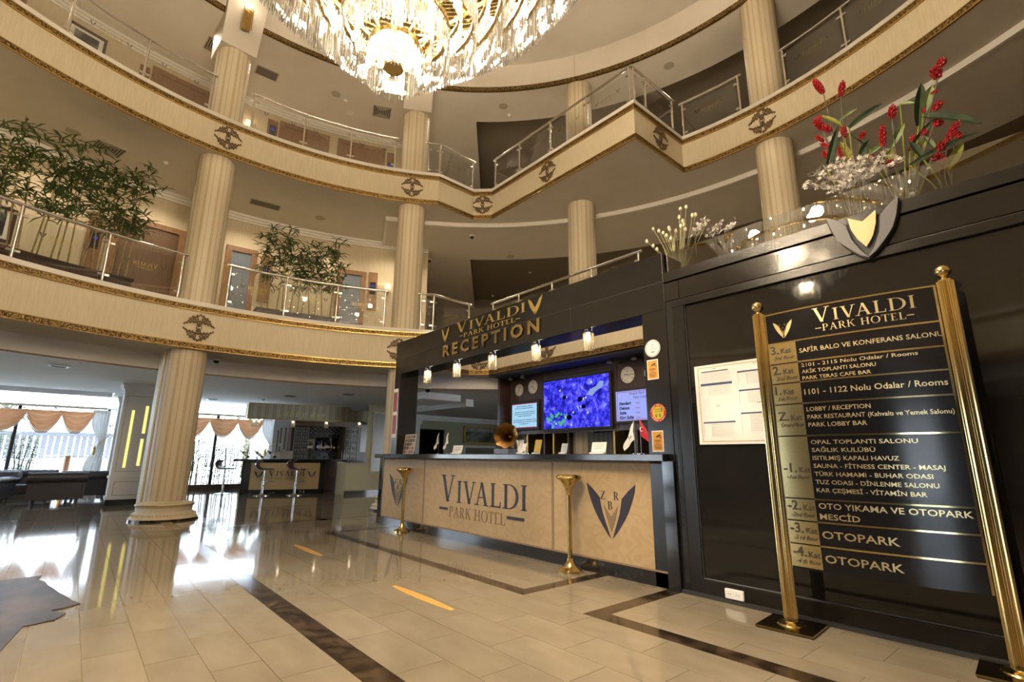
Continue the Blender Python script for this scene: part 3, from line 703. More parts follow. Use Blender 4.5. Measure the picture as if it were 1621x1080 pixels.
# ------------------------------------------------------------------ reception portal, desk and black wall
YW = 3.94
pt = thing('reception_portal', 'black panelled portal framing the reception counter, gilt lettering on its lintel', 'portal', (-5, YW, 0))
obj('lintel', MB().box(-7.65, -2.452, YW, YW+.34, 2.40, 2.955), blackp, pt, bevel=.004)
mb = MB(); mb.box(-7.65, -2.452, YW-.004, YW+.01, 2.667, 2.673)
obj('panel_seam', mb, blackm, pt)
for x_ in (-6.72, -3.62): obj('panel_seam', MB().box(x_-.003, x_+.003, YW-.004, YW+.01, 2.40, 2.67), blackm, pt)
obj('left_pillar', MB().box(-7.65, -7.47, YW, YW+.34, 1.09, 2.40), blackp, pt, bevel=.003)
obj('right_pillar', MB().box(-2.705, -2.452, YW, YW+.34, 0.0, 2.40), blackp, pt, bevel=.003)
lf = FR((0, YW-.004, 0))
L = MB(); text(L, 'RECEPTION', .165, lf, -6.17, 2.50, .012, width=2.06, bold=.045, sp=1.45); obj('reception_lettering', L, goldm, pt)
L = MB(); put(L, serif('VIVALDI', .155, True, 1.52), lf, -5.88, 2.795); obj('name_lettering', L, goldp, pt)
L = MB(); put(L, serif('-PARK HOTEL-', .062, False, 1.32), lf, -5.77, 2.705); obj('name_lettering', L, goldp, pt)
emblem(lf, -6.14, 2.715, .20, .215, (goldp, goldp, blackp), pt, letters=False)
emblem(lf, -4.19, 2.725, .25, .215, (goldp, goldp, blackp), pt, letters=False)

tanm = P('tan_strip', (.22,.145,.08), .5)
dk = thing('reception_desk', 'long reception counter with tan damask front panels and black granite top', 'counter', (-5, YW, 0))
obj('top', MB().box(-8.02, -2.50, YW-.10, YW+.62, 1.035, 1.098), granite, dk, bevel=.006)
obj('body', MB().box(-7.95, -2.56, YW+.03, YW+.5, 0, 1.035), blackm, dk)
for i in range(9):
    x0 = -7.97+i*.60; obj('plinth_tile', MB().box(x0+.002, x0+.598, YW, YW+.03, 0, .118), plinth_m, dk)
obj('left_post', MB().box(-8.0, -7.87, YW-.005, YW+.5, 0, 1.035), granite, dk, bevel=.004)
obj('right_post', MB().box(-2.565, -2.452, YW-.03, YW+.1, 0, 1.04), granite, dk, bevel=.004)
for x0, x1 in ((-7.87, -6.585), (-6.555, -3.955), (-3.925, -2.565)):
    obj('front_panel', MB().box(x0, x1, YW+.006, YW+.03, .132, 1.015), deskp, dk)
for x_ in (-6.57, -3.94): obj('joint_strip', MB().box(x_-.016, x_+.016, YW+.002, YW+.03, .118, 1.03), tanm, dk)
obj('lower_moulding', MB().box(-7.87, -2.565, YW-.002, YW+.03, .118, .134), tanm, dk)
bd = MB(); bd.box(-7.87, -2.565, YW+.0, YW+.03, 1.013, 1.035); obj('upper_moulding', bd, tanm, dk)
bd = MB()
for i in range(265): bd.sphere((-7.86+i*.02, YW-.001, 1.023), .0065, 6, 4)
obj('beading', bd, tanm, dk, kind='stuff')
df = FR((0, YW+.005, 0))
L = MB(); put(L, serif('VIVALDI', .345, True, 1.79), df, -6.13, .475); obj('name_lettering', L, navy, dk)
L = MB(); put(L, serif('PARK HOTEL', .135, False, 1.18), df, -5.90, .285); obj('name_lettering', L, taupep, dk)
obj('dash', MB().box(-6.13, -5.93, YW-.0, YW+.005, .365, .395), navy, dk); obj('dash', MB().box(-4.69, -4.39, YW-.0, YW+.005, .362, .396), navy, dk)
emblem(df, -3.165, .325, .585, .50, (navy, taupep, navy), dk)
emblem(df, -7.345, .305, .58, .485, (navy, taupep, navy), dk)

bw = thing('black_wall', 'tall glossy black wall with framed dark glass panel and gilt shield, right of reception', 'wall', (-1, YW, 0))
XR = 3.2
fasm = P('black_satin', (.014,.0125,.011), .13)
obj('core', MB().box(-2.452, XR, YW+.05, YW+.75, 0, 2.66), blackp, bw)
obj('top_rail', MB().box(-2.452, XR, YW-.005, YW+.78, 2.655, 2.75), blackp, bw, bevel=.004)
obj('fascia_panel', MB().box(-2.30, XR, YW+.005, YW+.05, 2.47, 2.645), fasm, bw, bevel=.003)
obj('fascia_panel', MB().box(-2.452, -2.305, YW+.005, YW+.05, 2.47, 2.645), fasm, bw, bevel=.003)
obj('frame', MB().box(-2.38, XR, YW, YW+.05, 2.395, 2.465), blackp, bw, bevel=.006)
obj('frame', MB().box(-2.38, -2.27, YW, YW+.05, .0, 2.395), blackp, bw, bevel=.006)
obj('frame', MB().box(-2.452, -2.385, YW+.01, YW+.05, .0, 2.465), granite, bw)
obj('frame', MB().box(-2.27, XR, YW, YW+.05, .0, .135), blackp, bw, bevel=.006)
obj('glass_panel', MB().box(-2.27, XR, YW+.028, YW+.05, .135, 2.395), blackg, bw)
e = MB(); e.box(-2.272, XR, YW+.018, YW+.03, .134, .139); e.box(-2.272, -2.268, YW+.018, YW+.03, .134, 2.395); obj('edge_line', e, greym, bw)
obj('skirting', MB().box(-2.452, XR, YW-.018, YW, 0, .028), blackm, bw)
gp = thing('glass_parapet', 'clear glass parapet in front of flowers along the black wall top', 'glass', (-1, YW+.03, 2.75))
obj('pane', MB().quad((-2.43, YW+.06, 2.75), (XR, YW+.06, 2.75), (XR, YW+.06, 2.995), (-2.43, YW+.06, 2.96)), thin_glass('parapet_glass', (.45,.47,.45), 7.0), gp)
obj('edge', MB().box(-2.436, -2.426, YW+.055, YW+.065, 2.75, 2.96), steel, gp)
# shield on the fascia
sh = thing('shield_emblem', 'grey winged shield with pale gold chevron mounted on the black wall top', 'emblem', (-.85, YW-.02, 2.55))
sfr = FR((-.849, YW-.012, 2.405))
WG = [(-.5,.93),(-.49,.8),(-.45,.62),(-.37,.42),(-.24,.22),(-.1,.07),(0,0),(.1,.07),(.24,.22),(.37,.42),(.45,.62),(.49,.8),(.5,.93),(.36,.84),(.24,.72),(0,.66),(-.24,.72),(-.36,.84)]
obj('back_plate', MB().poly([(x*.43, y_*.40-.01) for x, y_ in WG], sfr, -.01, .012), blackm, sh, bevel=.003)
for s_ in (1, -1):
    obj('wing', MB().poly([(s_*x*.42, y_*.39) for x, y_ in [(-.5,.93),(-.49,.8),(-.45,.62),(-.37,.42),(-.24,.22),(-.1,.07),(0,0),(-.09,.16),(-.19,.40),(-.235,.70),(-.36,.84)]], sfr, .012, .03), shieldm, sh, bevel=.003)
obj('chevron', MB().poly([(x*.3, .10+y_*.42) for x, y_ in [(-.27,.5),(0,.38),(.27,.5),(.25,.3),(.15,.1),(0,-.06),(-.15,.1),(-.25,.3)]], sfr, .012, .036), P('chevron_gold', (.50,.37,.18), .4, .2), sh, bevel=.002)

# ------------------------------------------------------------------ crystal pendant lamps under the lintel
cryl = thin_glass('bead_crystal', (.93,.88,.74), 2.6, .05, 1.8)
def pendant():
    t = thing('pendant_lamp', 'x', 'lamp', (0,0,0))
    obj('mount', MB().lathe([(.045,0),(.045,-.015),(.02,-.02)], (0,0,0), 16), chrome, t)
    obj('cap', MB().lathe([(.012,-.015),(.012,-.03),(.056,-.035),(.056,-.045),(.02,-.045)], (0,0,0), 20), chrome, t)
    obj('bulb', MB().sphere((0,0,-.07), .024, 10, 6), pendm, t)
    s = MB()
    for i in range(14):
        a = 2*PI*i/14
        for j in range(11): s.sphere((.054*math.cos(a), .054*math.sin(a), -.052-j*.0165), .0082, 6, 4)
    obj('beads', s, P('lit_beads', (.9,.78,.5), .15, trans=.6), t, kind='stuff')
    return t
p0 = pendant(); px = [-6.70, -5.90, -5.08, -4.245, -3.43]
nm_ = ['leftmost', 'second from left', 'middle', 'second from right', 'rightmost']
for i, x_ in enumerate(px):
    lb = '%s of five beaded crystal lamps hanging under the reception lintel' % nm_[i]
    if i == 0: p0.location = (x_, YW+.06, 2.40); p0['label'] = lb; p0['group'] = 'crystal lamps under the lintel'
    else: dup(p0, (x_, YW+.06, 2.40), 0, lb, 'crystal lamps under the lintel')
    light('POINT', 'pendant_light', (x_, YW+.06, 2.30), 3.5, WARM, shadow_soft_size=.03)

# ------------------------------------------------------------------ brass bowl stands before the desk
def stand(x_, y_, label):
    t = thing('brass_stand', label, 'stand', (x_, y_, 0), 'brass bowl stands before the desk')
    obj('base', MB().lathe([(.118,0),(.118,.02),(.112,.024),(.085,.034),(.055,.055),(.035,.09),(.028,.12)], (x_,y_,0), 36), brass, t, smooth=True)
    obj('pole', MB().lathe([(.024,.11),(.024,.72)], (x_,y_,0), 14), brass, t)
    obj('bowl', MB().lathe([(.026,.70),(.03,.74),(.055,.80),(.10,.845),(.128,.865),(.13,.87),(.12,.885),(.10,.895),(.085,.89),(.06,.85),(.001,.83)], (x_,y_,0), 36), brass, t, smooth=True)
stand(-6.87, 3.79, 'brass bowl stand before the left panel of the reception desk')
stand(-3.555, 3.79, 'brass bowl stand before the right panel of the reception desk')

# ------------------------------------------------------------------ directory sign
def sign():
    A = Vector((-1.535, 3.715, 0)); B = Vector((-.475, 3.795, 0))
    t = thing('directory_sign', 'standing black and gold floor directory between two fluted brass posts', 'sign', (-1.0, 3.75, 0))
    xd = (B-A).normalized(); nd = Vector((xd.y, -xd.x, 0)); W = (B-A).length
    for p in (A, B):
        f = MB(); n = 24; vs = []
        for zz in (.0, 2.10):
            for j in range(2*n): a = PI*j/n; r = .042 if j % 2 else .0375; vs.append((p.x+r*math.cos(a), p.y+r*math.sin(a), zz))
        f.add(vs, [(j, (j+1) % (2*n), 2*n+(j+1) % (2*n), 2*n+j) for j in range(2*n)] + [tuple(range(2*n, 4*n))])
        po = obj('post', f, brass, t)
        fl = obj('finial', MB().lathe([(.040,2.10),(.040,2.108),(.018,2.113),(.015,2.125),(.03,2.135),(.043,2.158),(.041,2.18),(.026,2.198),(.001,2.204)], (p.x,p.y,0), 24), brass, po, smooth=True)
        pv = xd*.168; qv = nd*.168
        fb = MB(); cs = [p-pv-qv, p+pv-qv, p+pv+qv, p-pv+qv]; fb.add([(c_.x,c_.y,zz) for zz in (.006,.018) for c_ in cs], [(3,2,1,0),(4,5,6,7),(0,1,5,4),(1,2,6,5),(2,3,7,6),(3,0,4,7)])
        fp = obj('foot_plate', fb, P('foot_brass', (.30,.24,.10), .12, 1.0), t)
        obj('collar', MB().lathe([(.085,.018),(.08,.026),(.05,.032),(.042,.04)], (p.x,p.y,0), 28), brass, fp, smooth=True)
        obj('rubber_pad', MB().add([(c_.x*.97+p.x*.03,c_.y*.97+p.y*.03,zz) for zz in (0,.006) for c_ in cs], [(3,2,1,0),(0,1,5,4),(1,2,6,5),(2,3,7,6),(3,0,4,7)]), blackm, fp)
    x0, x1 = .045, W-.045
    def bend(x, z, d):           # x along the panel from post A, bulging towards the reader
        k = (x-x0)/(x1-x0)*2-1; q = A + xd*x + nd*(.045*(1-k*k)+.01+d); return (q.x, q.y, z)
    def slab(name, a, b, z0, z1, mat, d0, d1, n=18, parent=t):
        mb = MB(); n = max(1, int(n*(b-a)/(x1-x0))+1); vs = []
        for i in range(n+1):
            x = a+(b-a)*i/n; vs += [bend(x,z0,d0), bend(x,z0,d1), bend(x,z1,d1), bend(x,z1,d0)]
        mb.add(vs, [(4*i+j, 4*i+(j+1) % 4, 4*i+4+(j+1) % 4, 4*i+4+j) for i in range(n) for j in range(4)] + [(0,1,2,3), tuple(4*n+j for j in (3,2,1,0))])
        return obj(name, mb, mat, parent, smooth=True)
    slab('panel', x0, x1, .372, 2.085, P('sign_black', (.006,.006,.008), .16, spec=.35), -.012, 0)
    zz = [1.865, 1.715, 1.575, 1.43, 1.215, .81, .67, .525, .38]; g0 = x0+.19
    slab('top_edge', x0, x1, 2.078, 2.088, goldm, -.012, .004)
    slab('side_edge', x1-.012, x1, .372, 2.085, goldm, -.01, .004); slab('side_edge', x0, x0+.006, .372, 2.085, goldm, -.01, .004)
    fl = ['3.', '2.', '1.', 'Z.', '-1.', '-2.', '-3.', '-4.']; f2 = ['3rd floor', '2nd floor', '1st floor', 'Ground floor', '-1st floor', '-2nd floor', '-3 rd floor', '-4 th floor']
    dark = P('sign_dark_print', (.03,.022,.01), .5)
    for i in range(8):
        a, b = zz[i+1], zz[i]
        gt = slab('floor_plate', x0+.006, g0, a+.004, b-.004, goldq, 0, .004)
        if i < 8: slab('divider', g0 if i else x0, x1-.012, b-.005, b+.005, goldm, 0, .004)
        mid = (a+b)/2 if i != 4 else a+.17; tx = MB()
        w_ = text(tx, fl[i], .060, None, x0+.018, mid-.002, .0055, bend, bold=.03)
        text(tx, 'Kat', .036, None, x0+.032+w_, mid-.002, .0055, bend, bold=.03)
        text(tx, f2[i], .027, None, x0+.035, mid-.045, .0055, bend, shear=.3, maxw=.148, bold=.02); obj('floor_lettering', tx, dark, gt)
    rows = [(['SAFİR BALO VE KONFERANS SALONU'], .036, 1.775), (['2101 - 2115 Nolu Odalar / Rooms', 'AKİK TOPLANTI SALONU', 'PARK TERAS CAFE BAR'], .0285, 1.676),
            (['1101 - 1122 Nolu Odalar / Rooms'], .044, 1.487), (['LOBBY / RECEPTION', 'PARK RESTAURANT (Kahvaltı ve Yemek Salonu)', 'PARK LOBBY BAR'], .033, 1.375),
            (['OPAL TOPLANTI SALONU', 'SAĞLIK KULÜBÜ', 'ISITILMIŞ KAPALI HAVUZ', 'SAUNA - FİTNESS CENTER - MASAJ', 'TÜRK HAMAMI - BUHAR ODASI', 'TUZ ODASI - DİNLENME SALONU', 'KAR ÇEŞMESİ - VİTAMİN BAR'], .031, 1.160),
            (['OTO YIKAMA VE OTOPARK', 'MESCİD'], .042, .755), (['OTOPARK'], .055, .575), (['OTOPARK'], .055, .432)]
    maxw = {0: [.76], 1: [.63, .42, .39], 2: [.74], 3: [.36, .745, .33], 4: [.56,.35,.46,.66,.60,.62,.56], 5: [.74,.22], 6: [.40], 7: [.40]}
    for i, (ls, sz, z) in enumerate(rows):
        for j, l in enumerate(ls):
            tx = MB(); text(tx, l, sz*.85, None, g0+.018, z, .003, bend, width=maxw[i][j], bold=.018)
            obj('row_lettering', tx, goldt, t); z -= sz*1.55 if len(ls) < 7 else .0505
    def putb(polys, ox, oz, name, mat, d=.003):
        mb = MB()
        for p in polys:
            k = len(p); tri = tessellate_polygon([[Vector((q[0], q[1], 0)) for q in p]]); mb.add([bend(ox+a, oz+b, d) for a, b in p], [tuple(x) for x in tri])
        obj(name, mb, mat, t)
    putb(serif('VIVALDI', .10, True, .56), x0+.31, 1.965, 'name_lettering', goldt); putb(serif('-PARK HOTEL-', .046, False, .53), x0+.325, 1.902, 'name_lettering', goldt)
    for s_ in (1, -1): putb([[(s_*x*.13, y_*.125) for x, y_ in GWING]], x0+.12, 1.895, 'emblem', goldt)
    putb([[(x*.13, y_*.125) for x, y_ in CHEV]], x0+.12, 1.895, 'chevron', goldm)
    for ch, x, y_ in (('Z', -.215, .70), ('R', .06, .70), ('B', -.07, .52)): putb(serif(ch, .018, width=.014), x0+.12+x*.13, 1.895+y_*.125, 'monogram', goldm, .0045)
sign()

# ------------------------------------------------------------------ notice, stickers, socket
def board(name, label, cat, x0, x1, z0, z1, y, mat, th=.004):
    o_ = thing(name, label, cat, ((x0+x1)/2, y, (z0+z1)/2)); obj('sheet', MB().box(x0, x1, y-th, y, z0, z1), mat, o_); return o_
nb = board('notice_board', 'white notice sheet with gold border and blue-headed tables taped to black glass', 'notice', -2.215, -1.50, 1.175, 1.83, YW+.022, paper, .008)
f = MB(); y_ = YW+.013
for (a, b, c_, d) in ((-2.185,-1.53,1.807,1.812), (-2.185,-1.53,1.196,1.201), (-2.185,-2.180,1.196,1.812), (-1.535,-1.53,1.196,1.812)): f.box(a, b, y_-.001, y_, c_, d)
obj('border', f, goldp, nb)
bl = MB(); ln_ = MB(); bluep = P('blue_print', (.05,.07,.15), .6); greyp = P('grey_print', (.42,.38,.36), .6)
for cx0, cols in ((-2.165, ((1.655,.02,6),(1.345,.012,8))), (-1.845, ((1.735,.012,7),(1.585,.012,7),(1.405,.012,10)))):
    for z, h, n in cols:
        bl.box(cx0, cx0+.27, y_-.001, y_, z, z+h)
        for j in range(n): ln_.box(cx0+.075, cx0+.27-random.uniform(0,.04), y_-.001, y_, z-.014-j*.013, z-.012-j*.013)
        ln_.box(cx0+.0705, cx0+.072, y_-.001, y_, z-.014*n, z); ln_.box(cx0, cx0+.002, y_-.001, y_, z-.014*n, z)
for j in range(7): ln_.box(-2.16, -1.895-random.uniform(0,.03), y_-.001, y_, 1.755-j*.0115, 1.757-j*.0115)
tb_ = MB(); 
obj('table_headings', bl, bluep, nb); obj('text_lines', ln_, greyp, nb)
hd = MB(); hd.box(-2.15, -1.92, y_-.0012, y_, 1.768, 1.777); obj('heading', hd, P('print_dark', (.08,.07,.08), .6), nb)
wg = MB()
for ex, ez in ((-2.035,1.785),(-1.70,1.79),(-2.03,1.475),(-1.70,1.48)):
    for s_ in (1,-1): wg.poly([(ex+s_*x*.026, ez+yy*.015) for x, yy in WINGL], FR((0,y_-.001,0)), 0, .001)
obj('letterheads', wg, navy, nb)
sk = thing('wall_socket', 'white double wall socket low on the black wall near the floor', 'socket', (-2.0, YW, .06))
obj('plate', MB().box(-2.085, -1.94, YW-.022, YW, .035, .105), plastic_w, sk, bevel=.006)
for x_ in (-2.045, -1.985): obj('outlet', MB().lathe([(.001,0),(.021,0),(.024,.003)], (0,0,0), 20), P('socket_grey', (.35,.35,.36), .5), sk).matrix_world = Matrix.Translation((x_, YW-.0225, .07)) @ Matrix.Rotation(PI/2, 4, 'X')
pins = MB()
for x_ in (-2.045, -1.985):
    for dx_ in (-.008, .008): pins.cyl((x_+dx_, YW-.027, .07), (x_+dx_, YW-.024, .07), .003, 8)
obj('pin_hole', pins, blackm, sk)
orange = P('sticker_orange', (.66,.30,.04), .5)
def cctv(z, x0, label):
    t = board('camera_sticker', label, 'sticker', x0, x0+.118, z, z+.185, YW-.001, paper, .002); y_ = YW-.0035
    obj('orange_field', MB().box(x0+.009, x0+.109, y_-.001, y_, z+.01, z+.175), orange, t)
    s = MB(); fr = FR((0, y_-.001, 0)); s.poly([(x0+.045,z+.135),(x0+.088,z+.153),(x0+.094,z+.140),(x0+.05,z+.122)], fr, 0, .001); s.poly([(x0+.078,z+.14),(x0+.085,z+.14),(x0+.085,z+.118),(x0+.103,z+.118),(x0+.103,z+.125),(x0+.09,z+.125)], fr, 0, .001)
    for j, (w_, zz) in enumerate(((.055,.098),(.072,.088),(.06,.062),(.075,.048),(.07,.036),(.06,.024))): s.box(x0+.059-w_/2, x0+.059+w_/2, y_-.002, y_-.001, z+zz, z+zz+.005)
    obj('print', s, blackm, t); r = MB().box(x0+.035, x0+.083, y_-.002, y_-.001, z+.076, z+.080); obj('red_print', r, P('red_print', (.4,.03,.02), .6), t)
cctv(1.765, -2.675, 'orange camera warning sticker on the black pillar, upper one, below the round white sticker')
cctv(1.118, -2.665, 'orange camera warning sticker at the foot of the black pillar, on the counter top')
def disc(mb, c, r0, r1, y0, n=36, h=.001):
    o_, fr = c, FR((c[0], y0, c[1])); 
    for i in range(n):
        a, b = 2*PI*i/n, 2*PI*(i+1)/n; mb.poly([(r0*math.cos(a), r0*math.sin(a)), (r1*math.cos(a), r1*math.sin(a)), (r1*math.cos(b), r1*math.sin(b)), (r0*math.cos(b), r0*math.sin(b))], fr, 0, h) if r0 > 0 else mb.poly([(0,0), (r1*math.cos(a), r1*math.sin(a)), (r1*math.cos(b), r1*math.sin(b))], fr, 0, h)
def ctext(mb, s, R, a0, a1, size, c, y0, inside=False):   # text round a circle
    n = len(s)
    for i, ch in enumerate(s):
        if ch == ' ': continue
        a = math.radians(a0+(a1-a0)*(i+.5)/n); rad = Vector((math.cos(a), 0, math.sin(a))); tan = Vector((math.sin(a), 0, -math.cos(a)))
        xx, yy = (tan, rad) if not inside else (-tan, -rad)
        text(mb, ch, size, (Vector((c[0], y0, c[1])) + rad*R - yy*size/2, xx, yy, Vector((0,-1,0))), -size*.35, 0, .001, bold=.06)
ys = YW-.003
st = thing('round_sticker', 'round white safe tourism sticker, topmost on the black pillar', 'sticker', (-2.61, ys, 2.03)); c0 = (-2.605, 2.055)
q = MB(); disc(q, c0, 0, .082, ys); obj('disc', q, paper, st); q = MB(); disc(q, c0, .075, .078, ys-.001); disc(q, c0, .069, .0705, ys-.001); obj('rings', q, navy, st)
q = MB(); fr = FR((0, ys-.001, 0)); text(q, 'SAFE', .013, fr, c0[0], c0[1]+.004, .001, align='CENTER'); text(q, 'TOURISM', .015, fr, c0[0], c0[1]-.016, .001, align='CENTER'); q.poly([(c0[0]-.014,c0[1]+.042),(c0[0]-.004,c0[1]+.028),(c0[0]+.018,c0[1]+.055),(c0[0]-.004,c0[1]+.036)], fr, 0, .001); obj('blue_print', q, P('teal_print', (.03,.22,.36), .5), st)
q = MB(); text(q, 'TÜV', .014, fr, c0[0], c0[1]-.044, .001, align='CENTER', bold=.08); obj('dark_print', q, navy, st)
st = thing('no_entry_sticker', 'round red and yellow no entry without mask sticker on the black pillar', 'sticker', (-2.59, ys, 1.47)); c0 = (-2.585, 1.46)
q = MB(); disc(q, c0, 0, .083, ys); obj('red_disc', q, P('sticker_red', (.50,.03,.03), .5), st); q = MB(); disc(q, c0, 0, .057, ys-.001); obj('yellow_disc', q, P('sticker_yellow', (.70,.55,.04), .5), st)
q = MB(); ctext(q, 'SORRY NO ENTRY', .070, 168, 12, .014, c0, ys-.001); obj('arc_lettering', q, P('sticker_gold', (.75,.62,.2), .5), st)
q = MB(); ctext(q, 'WITHOUT A MASK', .070, 205, 335, .012, c0, ys-.001, True); obj('lower_arc_lettering', q, paper, st)
q = MB(); fr = FR((0, ys-.002, 0)); text(q, 'Maskesiz', .0125, fr, c0[0]-.036, c0[1]+.026, .001); text(q, 'Girilmez', .0125, fr, c0[0]-.034, c0[1]+.006, .001); text(q, '!', .03, fr, c0[0]+.03, c0[1]+.008, .001, bold=.1)
for s_ in (-1, 1):
    for (a, b, r) in ((s_*.02, -.022, .011), (s_*.02, -.036, .007)):
        disc(q, (c0[0]+a, c0[1]+b), r*.55, r, ys-.002, 12)
obj('print', q, blackm, st)

# floor stickers
def fsticker(xc, yc, label):
    t = thing('floor_sticker', label, 'floor sticker', (xc, yc, 0), 'orange distance stickers on the marble')
    n = 20; vs = []
    up_ = [(-.44,.018),(-.40,.022),(-.13,.04),(0,.045),(.13,.04),(.40,.022),(.44,.018)]; pl = up_ + [(a, -b) for a, b in reversed(up_)]
    fr = (Vector((xc, yc, .0005)), Vector((1,0,0)), Vector((0,1,0)), Vector((0,0,1)))
    obj('strip', MB().poly(pl, fr, 0, .0008), P('sticker_amber', (.62,.34,.08), .25), t)
    q = MB(); fr2 = (Vector((xc, yc, .0016)), Vector((-1,0,0)), Vector((0,-1,0)), Vector((0,0,1)))
    text(q, 'SAĞLIĞINIZ İÇİN SOSYAL MESAFENİZİ KORUYUNUZ', .022, fr2, 0, -.011, .0002, align='CENTER', width=.78)
    for s_ in (1, -1): q.poly([(-.2,s_*.036),(0,s_*.044),(.2,s_*.036),(0,s_*.040)], fr, .001, .0014)
    obj('print', q, blackm, t)
fsticker(-3.67, 2.22, 'orange distance sticker on the floor, nearest, before the desk')
fsticker(-6.23, 2.23, 'orange distance sticker on the floor, farther one, left of the desk')

# cowhide rug
HX = [(65,912),(40,915),(0,920),(-120,930),(-300,1010),(-260,1200),(-60,1120),(2,1030),(20,1010),(36,993),(60,988),(87,982),(104,972),(84,968),(80,967),(100,964),(127,956),(112,950),(104,944),(98,941),(92,938),(85,932),(76,928),(72,922),(58,918)]
hp = []
for u_, v_ in HX: q = on_z(u_, v_, .003); hp.append((q.x, q.y))
hide = thing('cowhide_rug', 'dark brown cowhide rug with pointed edges lying at the left edge', 'rug', (hp[0][0], hp[0][1], 0))
cen = (sum(p[0] for p in hp)/len(hp), sum(p[1] for p in hp)/len(hp))
mbh = MB(); fr = (Vector((0,0,.001)), Vector((1,0,0)), Vector((0,1,0)), Vector((0,0,1)))
hm = noisy(P('cowhide', (.06,.035,.02), .45), (.012,.008,.006), (.10,.065,.04), 2.2, (1,2,1), 5, .4, .7)
mbh.poly(hp, fr, 0, .006); obj('hide', mbh, hm, hide)

# ------------------------------------------------------------------ things on the counter
ZC = 1.098
def frm(o_, ang=0, tilt=0):
    x = Vector((math.cos(ang), math.sin(ang), 0)); n = Vector((math.sin(ang), -math.cos(ang), 0)); y = Vector((0,0,1))*math.cos(tilt) - n*math.sin(tilt); return (Vector(o_), x, y, (n*math.cos(tilt)+Vector((0,0,1))*math.sin(tilt)))
def flat(fr, x0, x1, z0, z1, d0=0, d1=.003): return MB().poly([(x0,z0),(x1,z0),(x1,z1),(x0,z1)], fr, d0, d1)
t = thing('photo_display', 'counter display card covered in small food photographs', 'display', (-7.28, 4.05, ZC)); fr = frm((-7.28, 4.05, ZC), 0, .12)
obj('card', flat(fr, -.17, .17, 0, .31, -.006, 0), paper, t)
pc = [P('photo_%d' % i, c, .5) for i, c in enumerate([(.12,.07,.04),(.25,.13,.05),(.05,.04,.04),(.35,.25,.15),(.16,.12,.10)])]
for i in range(4):
    for j in range(5): obj('photo', flat(fr, -.16+i*.082, -.085+i*.082, .008+j*.06, .062+j*.06, .001, .002), pc[(i*3+j*2) % 5], t)
def flag(x_, y_, col, label, fold, emb=None, h=.33, k_=1.3):
    t = thing('desk_flag', label, 'flag', (x_, y_, ZC))
    obj('pole', MB().cyl((x_,y_,ZC),(x_,y_,ZC+h),.002,6), greym, t); obj('foot', MB().lathe([(.025,0),(.025,.006),(.006,.012)],(x_,y_,ZC),16), chrome, t)
    vs = []; n = 6
    for i in range(n+1):
        k = i/n; xx = x_ + fold*k*.085*k_; top = ZC+h-.01-k*.15*k_; bot = ZC+h-(.13+.075*k)*k_; yy = y_-.012*math.sin(k*7)
        vs += [(xx, yy, top), (xx+fold*.01, yy-.006, (top+bot)/2), (xx, yy, min(bot, top-.01))]
    obj('cloth', MB().add(vs, [(3*i+j, 3*i+3+j, 3*i+4+j, 3*i+1+j) for i in range(n) for j in (0,1)]), col, t, smooth=True)
    return t
flagw = P('flag_white', (.72,.70,.66), .7); flagr = P('flag_red', (.45,.01,.02), .6)
flag(-6.62, 4.2, flagw, 'white desk flag hanging on the counter, left one of the left pair', -1)
flag(-6.36, 4.2, flagw, 'white desk flag hanging on the counter, right one of the left pair', -1)
fa = flag(-3.0, 4.14, flagw, 'white desk flag hanging at the right end of the counter', -1, h=.33, k_=1.45)
q = MB(); 
for s_ in (1,-1): q.poly([(-3.045+s_*x*.05, ZC+.14+yy*.04) for x, yy in WINGL], FR((0,4.118,0)), 0, .001)
obj('wing_print', q, navy, fa)
fb = flag(-2.93, 4.14, flagr, 'red desk flag with white crescent at the right end of the counter', 1, h=.36, k_=1.35)
q = MB(); cr_ = [(-.022*math.cos(a), .022*math.sin(a)) for a in [math.radians(-140+280*i/12) for i in range(13)]] + [(-.017*math.cos(a)+.006, .017*math.sin(a)) for a in [math.radians(130-260*i/12) for i in range(13)]]
q.poly([(-2.895+a, ZC+.235+b) for a, b in cr_], FR((0,4.112,0)), 0, .001); obj('crescent', q, paper, fb)
def cardstand(x_, w_, h_, label, mat=paper, y_=4.1):
    t = thing('card_holder', label, 'card holder', (x_, y_, ZC)); fr = frm((x_, y_, ZC), 0, .25)
    obj('card', flat(fr, -w_/2, w_/2, .008, h_, 0, .003), mat, t); obj('lip', MB().box(x_-w_/2, x_+w_/2, y_-.03, y_-.0, ZC, ZC+.02), plastic_w, t)
    q = MB()
    for j in range(3): q.poly([(-w_*.3, h_*(.75-.15*j)),(w_*.3, h_*(.75-.15*j)),(w_*.3, h_*(.75-.15*j)+.004),(-w_*.3, h_*(.75-.15*j)+.004)], fr, .003, .004)
    obj('print', q, greyp, t)
cardstand(-5.99, .23, .125, 'white card holder on the counter between left flags and gramophone')
cardstand(-3.43, .19, .125, 'white card holder on the counter left of the right flags')
cardstand(-4.62, .13, .13, 'small white leaflet holder right of the gramophone')
cardstand(-4.35, .11, .17, 'yellow framed leaflet on the counter, right of the service bell', P('leaflet_yellow', (.42,.30,.07), .5))
cardstand(-3.92, .09, .12, 'narrow grey notice card near the middle of the counter', P('card_grey', (.45,.47,.52), .5))
gr = thing('gramophone', 'old gramophone with brass horn on the reception counter', 'gramophone', (-5.02, 4.22, ZC))
obj('case', MB().box(-5.17,-4.88,4.12,4.36,ZC,ZC+.07), woodd, gr, bevel=.005)
